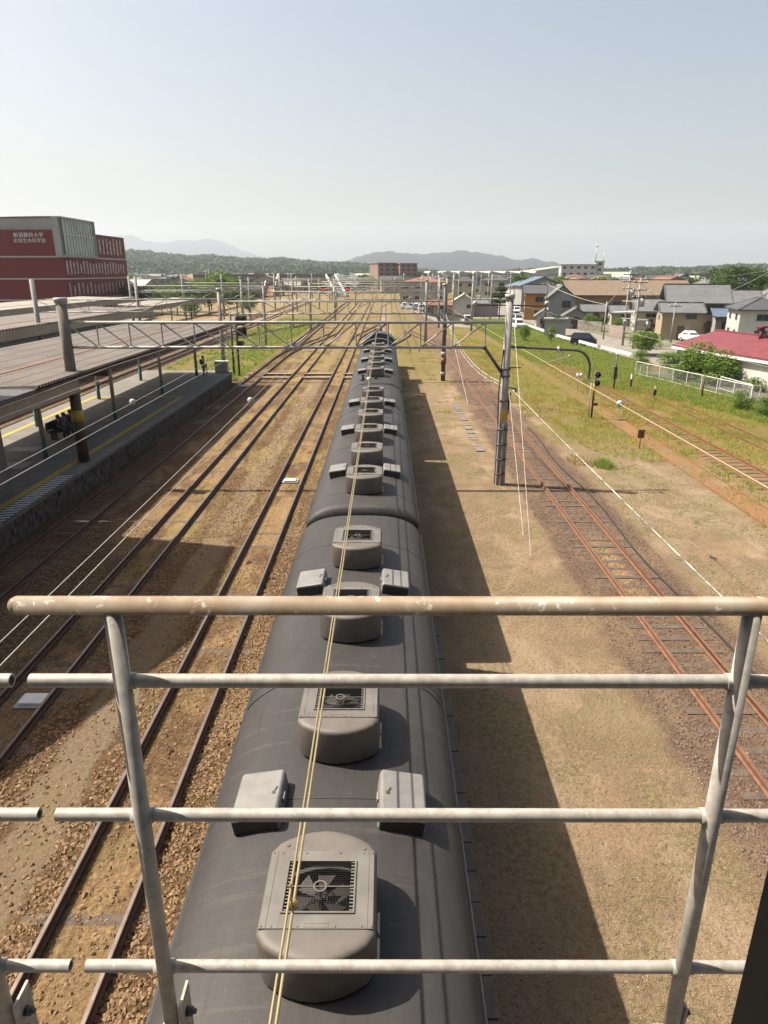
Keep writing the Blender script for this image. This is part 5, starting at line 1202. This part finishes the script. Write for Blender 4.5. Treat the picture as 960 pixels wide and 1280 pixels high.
car('dark blue boxy van parked on the street by the low white rail', G(729, 432), R(70), PD, 'van', 3.4, 1.48, 1.7)
car('small white car half hidden behind the red roof', G(862, 427), R(12), PW, 'car', 3.5, 1.5, 1.5)
car('white pickup truck facing the tracks beside the picket fence', G(582, 405), R(8), PW, 'pickup', 3.6, 1.5, 1.75, 'pickup_truck', cat='truck')
for k, (px, py, pt, kd, rz, lab) in enumerate(((647, 411, PW, 'van', 5, 'white van nearest to the large concrete pole top'), (646, 404, PS, 'van', 5, 'silver van second in the row by the large pole'), (645, 397.5, PW, 'car', 5, 'white car third in the row by the large pole'), (644.5, 392, PW, 'van', 5, 'white van farthest in the row by the large pole'),
    (508, 386, PW, 'car', 60, 'white car under the apartment towers'), (516, 387, PW, 'car', 60, 'second white car right of the one under the towers'), (523, 388, PS, 'car', 60, 'silver car in the middle of the far car park'), (531, 389, PW, 'van', 60, 'white van at the right of the far car park'), (512, 381, PR, 'car', 60, 'dark red car in the back row of the far car park'), (526, 382, PW, 'car', 60, 'white car in the back row of the far car park'), (552, 398, PD, 'van', 20, 'dark van by the orange roofed shed'), (538, 392, PB, 'car', 70, 'blue car left of the orange roofed shed'))):
    car(lab, G(px, py), R(rz), pt, kd, group='cars parked by the gravel yard' if k > 3 else 'vehicles parked beside the orange house')

# utility poles
def upole(px, py, ytop, label, arms=2, r=.15, trafo=False, mat=CONC):
    p = G(px, py); h = AY(px, ytop, p.y).z; t = thing('utility_pole', label, 'utility pole', p); m = MB(); m.tube(p, (p.x, p.y, h), r, r * .7, n=10); m.obj('pole', mat, t)
    for k in range(arms):
        z = h - .5 - k * .9; m = MB(); m.bar((p.x - .9, p.y - .1, z), (p.x + .9, p.y - .1, z), .09, .09); m.obj('cross_arm', STEELD, t)
        m = MB(); [m.tube((p.x + x, p.y - .1, z), (p.x + x, p.y - .1, z + .22), .05, n=6) for x in (-.8, -.3, .3, .8)]; m.obj('insulator', WHITE, t)
    if trafo: m = MB(); m.tube((p.x + .45, p.y - .1, h - 3.4), (p.x + .45, p.y - .1, h - 2.4), .32, n=12); m.obj('transformer', STEEL, t)
    return p, h
up = [upole(680, 416, 352, 'dark utility pole by the concrete shed', 1, .13, mat=M('dark wood pole', (.13, .1, .08))), upole(754, 424, 377, 'short grey utility pole beside the pinkish block wall', 0, .12),
      upole(778, 432, 338, 'left one of the pair of equipment poles above the round tree', 3, .15, True), upole(791, 436, 348, 'right one of the pair of equipment poles above the round tree', 3, .15, True),
      upole(838, 429, 378, 'grey utility pole in front of the tan house', 1, .13), upole(951, 424, 333, 'tall utility pole at the right edge behind the white house', 2, .16), upole(600, 384, 335, 'far utility pole behind the white gabled building', 2, .15), upole(553, 388, 338, 'far utility pole right of the far car park', 2, .15), upole(636, 392, 340, 'far utility pole beside the dark pine', 2, .15)]
p, h = up[2]; q, h2 = up[3]
t = thing('equipment_rack', 'grey switch platform slung between the pair of equipment poles', 'equipment rack', (p.x, p.y, 4)); 
for z in (2.6, 3.6, 5.8, 7.2): m = MB(); m.bar((p.x - .6, p.y, z), (q.x + 1.6, q.y, z), .12, .12); m.obj('beam', STEEL, t)
for k in range(3): m = MB(); xx = lerp(p.x, q.x + 1.6, k / 2); m.tube((xx, lerp(p.y, q.y, k/2), 2.66), (xx, lerp(p.y, q.y, k/2), 3.4), .28, n=10); m.obj('transformer', STEEL, t)
m = MB(); m.bar((p.x - 1.5, p.y, 4.4), (q.x, q.y, 4.7), .5, .1); m.obj('white_board', WHITE, t)
def tw(i, j, s, lab): (p, h), (q, h2) = up[i], up[j]; wire(lab, sag((p.x, p.y, h - .4), (q.x, q.y, h2 - .4), s), .03, WIREW, 4, 'utility_wire')
tw(0, 1, .4, 'thin wire between the dark pole and the short grey pole'); tw(1, 2, .3, 'thin wire from the short grey pole to the equipment poles'); tw(3, 4, .5, 'thin wire between the equipment poles and the tan house pole'); tw(2, 5, .8, 'long thin wire to the tall pole at the right edge'); tw(4, 5, .8, 'thin wire from the tan house pole to the tall right pole')

# ------------------------------------------------------------------ trees
LD = leafmat('dark leaves', (.055, .105, .022), (.09, .15, .03), (.12, .18, .045), .9, .3); LM = leafmat('mid leaves', (.12, .21, .035), (.18, .28, .05), (.24, .32, .07), .9, .4); LP = leafmat('pine needles', (.03, .06, .02), (.05, .085, .025), None, .9, .1); LR = leafmat('purple leaves', (.07, .02, .03), (.1, .03, .035), None, 1, .2)
BARK = M('bark', (.12, .09, .065), (.08, .06, .045), 5, .9, 0, .4, .01)
def crown_mesh(name, w, h, z0, clumps, n, leaf, seed, kind='round'):
    g = np.random.default_rng(seed); C = []; Rr = []
    for i in range(clumps):
        while True:
            v = g.uniform(-1, 1, 3)
            if np.linalg.norm(v) < 1: break
        v = v / max(np.linalg.norm(v), .3) * g.uniform(.45, .82)
        if kind == 'tall': s = np.array([w/2 * (1 - .35 * abs(v[2])), w/2 * (1 - .35 * abs(v[2])), h/2])
        elif kind == 'pine': v[2] = round(v[2] * 2.4) / 2.4; s = np.array([w/2 * (1 - .5 * (v[2] + 1) / 2), w/2 * (1 - .5 * (v[2] + 1) / 2), h/2])
        else: s = np.array([w/2, w/2, h/2])
        C.append(v * s + [0, 0, z0 + h/2]); Rr.append(g.uniform(.17, .33) * w * (1 if kind != 'pine' else .8))
    C = np.array(C); Rr = np.array(Rr); idx = g.integers(0, clumps, n)
    d = g.normal(size=(n, 3)); d /= np.linalg.norm(d, axis=1)[:, None]; rad = g.uniform(.55, 1.05, n) ** .6
    fl = np.array([1, 1, .75 if kind != 'pine' else .28])
    P = C[idx] + d * (Rr[idx] * rad)[:, None] * fl
    a = g.normal(size=(n, 3)); a /= np.linalg.norm(a, axis=1)[:, None]; b = np.cross(a, d + g.normal(size=(n, 3)) * .5); b /= np.linalg.norm(b, axis=1)[:, None] + 1e-6
    s = leaf * g.uniform(.6, 1.3, (n, 1)); a = a * s; b = b * s * .6
    return np.stack([P - a, P + b, P + a, P - b], 1).reshape(-1, 3)
tp = {}
def tree(label, x, y, w, h, kind='round', mat=LM, name='tree', group=None, th=.25, n=2600, leaf=None, rz=None):
    """w crown width, h total height; prototypes are shared and scaled"""
    key = (kind, mat.name, n)
    sx, sz = w / 4.0, h / 5.0
    if group is None: group = None
    if key not in tp:
        t = thing(name, label, 'tree', (0, 0, 0), 0, group)
        tr = MB(); tr.path([(0, 0, 0), (.05, .02, 1.0), (-.05, .05, 2.2), (0, 0, 3.4)], .1, 8)
        for k in range(7):
            a = k * 2.4; z = 1.3 + .3 * k; tr.tube((0, 0, z), (1.1 * math.cos(a), 1.1 * math.sin(a), z + .9), .06, .02, n=6)
        tr.obj('trunk', BARK, t, local=True)
        z0 = {'round': 1.0, 'tall': .3, 'pine': 1.2, 'bush': -.6}[kind]
        v = crown_mesh('crown', 4, 5 - z0, z0, 26 if kind != 'pine' else 22, n, leaf or (.13 if n > 2000 else .24), len(tp) + 3, kind)
        npmesh('crown', v, 4, mat, t); tp[key] = t; t.location = (x, y, 0); t.scale = (sx, sx, sz); t.rotation_euler = (0, 0, rnd.uniform(0, 6)); return t
    return dup(tp[key], (x, y, 0), rnd.uniform(0, 6) if rz is None else rz, label, group or None, (sx, sx, sz), name)
def tpx(label, px, yb, yt, wpx, kind='round', mat=LM, dy=0, **k):
    p = G(px, yb); zc = (p - CAM).dot(Vector((0, ct, -st))); h = AY(px, yt, p.y).z; return tree(label, p.x, p.y + dy, wpx * zc / F, h, kind, mat, **k)
tpx('round bright green tree on the street corner right of the dark van', 803, 444, 412, 44, 'round', LM, n=5200, name='round_tree')
tpx('slim young green tree at the grass edge by the white vans', 656, 427, 405, 16, 'tall', LM, n=2600, name='young_tree')
tpx('small bright bush in front of the concrete shed', 689, 428, 407, 13, 'tall', LM, n=2600, name='young_tree')
tpx('dark bush at the left end of the bungalow', 845, 466, 440, 22, 'bush', LD, n=2600, name='bush')
for u, w_, h_, lab in ((13.6, 4.8, 3.4, 'ivy mass covering the bungalow wall, tallest left part'), (10.6, 4.6, 3.0, 'ivy mass on the bungalow wall, right part beside the window')):
    q = cen + dirv * u - sidev * 5.2; tree(lab, q.x, q.y, w_, h_ * 1.1, 'bush', LM, n=5200, name='ivy')
for px, yb, yt, wp, lab in ((862, 474, 452, 30, 'low green hedge behind the mesh fence, left part'), (888, 478, 456, 34, 'low green hedge behind the mesh fence, middle part'), (912, 480, 454, 22, 'low green hedge behind the mesh fence, right part'), (948, 488, 470, 40, 'bush below the bungalow windows at the right edge'), (925, 512, 485, 26, 'shaggy green bush past the near end of the mesh fence'), (955, 520, 492, 26, 'shaggy green bush at the right edge past the mesh fence'), (835, 458, 438, 34, 'green bush left of the bungalow behind the fence'), (800, 456, 436, 26, 'green bush below the round street corner tree'), (898, 424, 414, 14, 'round green bush before the blue roofed porch')):
    tpx(lab, px, yb, yt, wp, 'bush', LM, n=2600, name='bush')
tpx('dark pine tree behind the large concrete pole', 624, 398, 351, 28, 'pine', LP, n=5200, name='pine_tree')
tpx('garden tree with bare trunk by the low grey house', 697, 420, 392, 15, 'round', LD, n=2600, name='garden_tree')
tpx('purple leaved tree by the low grey house', 724, 410, 393, 9, 'round', LR, n=2600, name='garden_tree')
tpx('yellow green garden tree beside the purple leaved one', 737, 413, 391, 16, 'round', LM, n=2600, name='garden_tree')
tpx('second yellow green garden tree before the brown hall', 752, 414, 392, 14, 'round', LD, n=2600, name='garden_tree')
tpx('garden tree behind the pinkish block wall', 772, 416, 396, 16, 'round', LM, n=2600, name='garden_tree')
tpx('round tree on the skyline above the brown hall roof', 772, 384, 356, 12, 'round', LM, n=2600, name='garden_tree')
for k, (px, yb, yt, wp) in enumerate(((893, 386, 334, 30), (912, 388, 331, 40), (932, 388, 333, 38), (952, 388, 336, 34), (903, 390, 347, 28), (972, 390, 338, 34))):
    tpx(['leftmost', 'second', 'third', 'fourth', 'lower front', 'rightmost'][k] + ' of the tall dark green trees on the right skyline', px, yb, yt, wp, 'round', LD, n=5200, name='tall_tree', group='tall trees on the right skyline')
for k, (px, yb, yt, wp) in enumerate(((166, 392, 350, 26), (184, 392, 353, 26), (203, 393, 355, 26), (222, 394, 352, 30), (243, 394, 350, 30), (262, 394, 346, 34), (281, 392, 337, 44), (297, 394, 352, 26), (240, 402, 368, 26), (312, 396, 366, 22))):
    tpx(f'green tree beyond the left platforms, number {["one", "two", "three", "four", "five", "six", "seven", "eight", "nine", "ten"][k]} counted from the red building', px, yb, yt, wp, 'round', [LM, LD][k % 3 == 1], n=2600, name='broad_tree', group='trees beyond the left platforms')
g = random.Random(5)
tl = {0: 'small far tree among the houses left of the tracks', 1: 'small far tree among the houses right of the tracks', 2: 'small far tree behind the station throat'}
for k in range(150):
    s = k % 3; px = g.uniform(*[(160, 420), (640, 960), (425, 640)][s]); py = g.uniform(350, [374, 384, 366][s]); p = G(px, py)
    if (-46 < p.x < 20 and p.y < 330) or (p.x > 20 and p.y < 160): continue
    tree(tl[s], p.x, p.y, g.uniform(4, 9), g.uniform(5, 9), 'round', g.choice([LD, LM]), n=900, group=['far trees left of the tracks', 'far trees right of the tracks', 'far trees behind the throat'][s])

# ------------------------------------------------------------------ hills and mountains
def prof_i(pts, x):
    if x <= pts[0][0]: return pts[0][1]
    for (a, b), (c_, d) in zip(pts[:-1], pts[1:]):
        if x <= c_: t = (x - a) / (c_ - a); t = t*t*(3-2*t); return b + (d - b) * t
    return pts[-1][1]
def hill(name, pts, dist, depth, mat, nx, ny, rough, seed, z0=-2):
    xs = np.linspace(pts[0][0], pts[-1][0], nx); v = []; 
    for j in range(ny):
        t = j / (ny - 1); yy = dist - depth + 2 * depth * t
        for i, px in enumerate(xs):
            X = (px - 480) / F * (dist * ct) ; k = (yy / dist)
            Xw = X * (1 + (k - 1) * .6)
            ridge = (342 - prof_i(pts, px)) * dist * .944 / 910 + 9.4
            e = math.sin(math.pi * t) ** .8
            nz = noise.fractal(Vector((Xw / dist * 14, yy / dist * 14, seed)), 1, 2, 5) * .22
            f = noise.noise(Vector((Xw * rough, yy * rough, seed))) + .6 * noise.noise(Vector((Xw * rough * 2.3, yy * rough * 2.3, seed + 5)))
            z = max(0, ridge) * e * (1 + nz * (1 - e) * 2.0) + f * (6 if dist < 3000 else 14) * e
            v.append((Xw, yy, z if 0 < j < ny - 1 else z0))
    fs = [(j*nx + i, j*nx + i + 1, (j+1)*nx + i + 1, (j+1)*nx + i) for j in range(ny - 1) for i in range(nx - 1)]
    m = MB(); m.add(v, fs, True); return tag(m.obj(name, mat), kind='structure')
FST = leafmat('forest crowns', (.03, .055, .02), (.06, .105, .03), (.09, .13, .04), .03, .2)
def clumps(ho, n, size, seed):
    me = ho.data; co = np.zeros(len(me.vertices) * 3, np.float32); me.vertices.foreach_get('co', co); co = co.reshape(-1, 3); co = co[co[:, 2] > 2]
    g = np.random.default_rng(seed); P = co[g.integers(0, len(co), n)] + g.normal(0, 6, (n, 3)) * [1, 1, 0]
    k = 14; d = g.normal(size=(n, k, 3)); d /= np.linalg.norm(d, axis=2)[..., None]; d[..., 2] = abs(d[..., 2]) * .9
    sz_ = size * g.uniform(.6, 1.3, (n, 1, 1)); C = P[:, None] + d * sz_
    a = g.normal(size=(n, k, 3)); a = a / np.linalg.norm(a, axis=2)[..., None] * sz_ * .55; b = np.cross(a, d)
    v = np.stack([C - a, C + b, C + a, C - b], 2).reshape(-1, 3)
    return tag(npmesh('forest', v, 4, FST), kind='stuff')
def forest(name, a, b, sc, c3=(.12, .17, .05)):
    m, nt, bs = new_mat(name); co = geopos(nt); f = noise_(nt, co, sc, 6, .7); g_ = noise_(nt, co, sc * .12, 3)
    nt.links.new(mix(nt, g_.step(.4, .6) * .4, mix(nt, f.step(.38, .62), a, b), c3), bs.inputs['Base Color']); bs.inputs['Roughness'].default_value = .95; bs.inputs['Specular IOR Level'].default_value = .1
    bump(nt, bs, f, 1.0, .6 / sc * .1 * 3); return m
FH = forest('forest', (.02, .04, .013), (.05, .085, .022), .09)
hill('forest_hill', [(-40, 332), (60, 328), (150, 322), (172, 320), (200, 322), (225, 324), (245, 326), (262, 325), (285, 327), (310, 329), (335, 330), (352, 329), (380, 332), (410, 334), (440, 335), (470, 337), (500, 340), (540, 344)], 2100, 600, FH, 260, 46, .02, 1); FH1 = COL.objects[-1]; clumps(FH1, 11000, 7, 1)
hill('forest_hill', [(-60, 338), (100, 334), (180, 335), (240, 337), (300, 338), (360, 339), (420, 341), (520, 345)], 1350, 160, FH, 240, 24, .05, 8); clumps(COL.objects[-1], 4000, 5, 2)
hill('forest_hill', [(640, 344), (700, 341), (760, 343), (820, 340), (860, 341), (900, 338), (960, 336), (1060, 338), (1140, 343)], 1500, 300, FH, 120, 26, .035, 3); clumps(COL.objects[-1], 2500, 6, 3)
hill('blue_mountain', [(405, 336), (430, 331), (447, 324), (455, 321), (468, 317.5), (485, 316.5), (500, 319), (520, 320.5), (540, 320), (557, 318), (575, 317), (590, 318), (602, 320), (620, 323), (645, 328), (660, 326), (675, 329), (700, 334), (740, 339), (800, 342), (860, 344)], 4600, 900, forest('haze blue forest', (.008, .013, .018), (.014, .02, .026), .012, (.016, .024, .028)), 220, 30, .008, 2)  # blue of the hazy air is put into the base colours too
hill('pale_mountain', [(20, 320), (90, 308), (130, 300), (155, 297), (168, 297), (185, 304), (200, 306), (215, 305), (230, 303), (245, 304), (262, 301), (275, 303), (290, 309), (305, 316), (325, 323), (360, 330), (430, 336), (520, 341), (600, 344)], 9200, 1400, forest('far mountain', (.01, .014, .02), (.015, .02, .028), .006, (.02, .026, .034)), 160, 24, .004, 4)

# ------------------------------------------------------------------ near footbridge and its railing
rl = thing('footbridge_railing', 'steel pipe railing of the footbridge across the picture, rusty top pipe', 'railing', (.1, 1.447, 7.28))
YR = 1.447; YM = YR + .009
def rail_(x0, x1, z, r, mat, nm='rail'):
    m = MB(); m.tube((x0, YM, z), (x1, YM, z), r, n=28, cap=False); m.tube((x0, YM, z), (x1, YM, z), r - .005, n=28, cap=False)
    for x in (x0, x1):   # ring faces at the open ends
        o = len(m.v); N = 28
        m.add([(x, YM + rr * math.cos(2*math.pi*i/N), z + rr * math.sin(2*math.pi*i/N)) for rr in (r, r - .005) for i in range(N)], [(i, (i+1) % N, N + (i+1) % N, N + i) for i in range(N)])
    return m.obj(nm, mat, parent_)
ZT, Z2, Z3, Z4 = 8.662, 8.452, 8.04, 7.487
parent_ = rl
m = MB(); m.tube((-.862, YR, ZT), (7.2, YR, ZT), .0225, n=32); m.ball((-.862, YR, ZT), .0224, 16, 8); m.obj('top_rail', RUSTP, rl)
for z in (Z2, Z3, Z4): rail_(-.872, 7.2, z, .0172, RAILP)
def post_(x, par):
    m = MB(); m.tube((x, YR, 7.0), (x, YR, ZT - .01), .0213, n=28)
    q = m.obj('post', RAILP, par)
    w_ = MB()
    for z in (Z2, Z3, Z4): w_.tube((x - .029, YM, z), (x + .029, YM, z), .0205, n=20)
    w_.obj('weld', RAILP, q)
    b = MB(); b.box(x + .028, x + .036, YR - .01, YR + .075, 7.0, 7.34); b.box(x - .04, x + .04, YR + .02, YR + .03, 7.0, 7.22); b.obj('bracket', RAILP, par)
    b = MB(); b.tube((x + .036, YR + .03, 7.27), (x + .056, YR + .03, 7.27), .014, n=6); b.tube((x + .04, YR + .03, 7.27), (x + .066, YR + .03, 7.27), .008, n=8); b.obj('bolt', STEELD, par)
for x in (-.642, .862, 2.36, 3.86, 5.36, 6.86): post_(x, rl)
r2 = thing('footbridge_railing', 'end of the next railing panel with open pipe ends at the left edge', 'railing', (-2, 1.447, 7.28)); parent_ = r2
for z in (Z2, Z3, Z4): rail_(-3.6, -.918, z, .0172, RAILP)
m = MB(); m.tube((-3.6, YR, ZT), (-.93, YR, ZT), .0225, n=32); m.obj('top_rail', RUSTP, r2)
for x in (-1.135, -2.6): post_(x, r2)
fbn = thing('footbridge', 'dark frame of the near footbridge at the lower right corner', 'footbridge', (0, -1, 7))
DK = M('shade darkened steel', (.008, .006, .005), (.011, .009, .008), 3, .7)  # near black colour deepens the roof's shade on the columns
m = MB(); m.box(-15.1, 24, -3.2, 1.38, 6.7, 7.08); m.obj('deck', CONCD, fbn)
m = MB(); m.box(-15.1, 24, -3.2, .82, 10.5, 10.62); m.obj('roof', STEELD, fbn)
m = MB(); m.box(.338, .46, .40, .47, 7.08, 10.5); m.obj('column', DK, fbn)
for x in (-4.2, 4.8, 9.5): m = MB(); m.box(x - .08, x + .08, .5, .66, 7.08, 10.5); m.obj('column', DK, fbn)
m = MB(); m.box(-15.1, 24, -3.2, -3.1, 7.08, 8.6); m.obj('rear_parapet', M('bridge panel', (.3, .3, .28)), fbn)
for x in (-6.4, 4.4): m = MB(); m.box(x - .3, x + .3, -1.8, -1.2, 0, 6.7); m.obj('pier', CONC, fbn)

# ------------------------------------------------------------------ haze
hz = MB(); hz.box(-9000, 9000, -60, 11500, -3, 640)
hm = bpy.data.materials.new('haze'); hm.use_nodes = True; hn = hm.node_tree
for n in list(hn.nodes):
    if n.type == 'BSDF_PRINCIPLED': hn.nodes.remove(n)
pv = hn.nodes.new('ShaderNodeVolumePrincipled'); pv.inputs['Color'].default_value = (.82, .91, 1, 1); pv.inputs['Density'].default_value = 1.35e-4; pv.inputs['Anisotropy'].default_value = .2
hn.links.new(pv.outputs[0], hn.nodes['Material Output'].inputs['Volume'])
ho = hz.obj('haze', hm); tag(ho, kind='stuff')
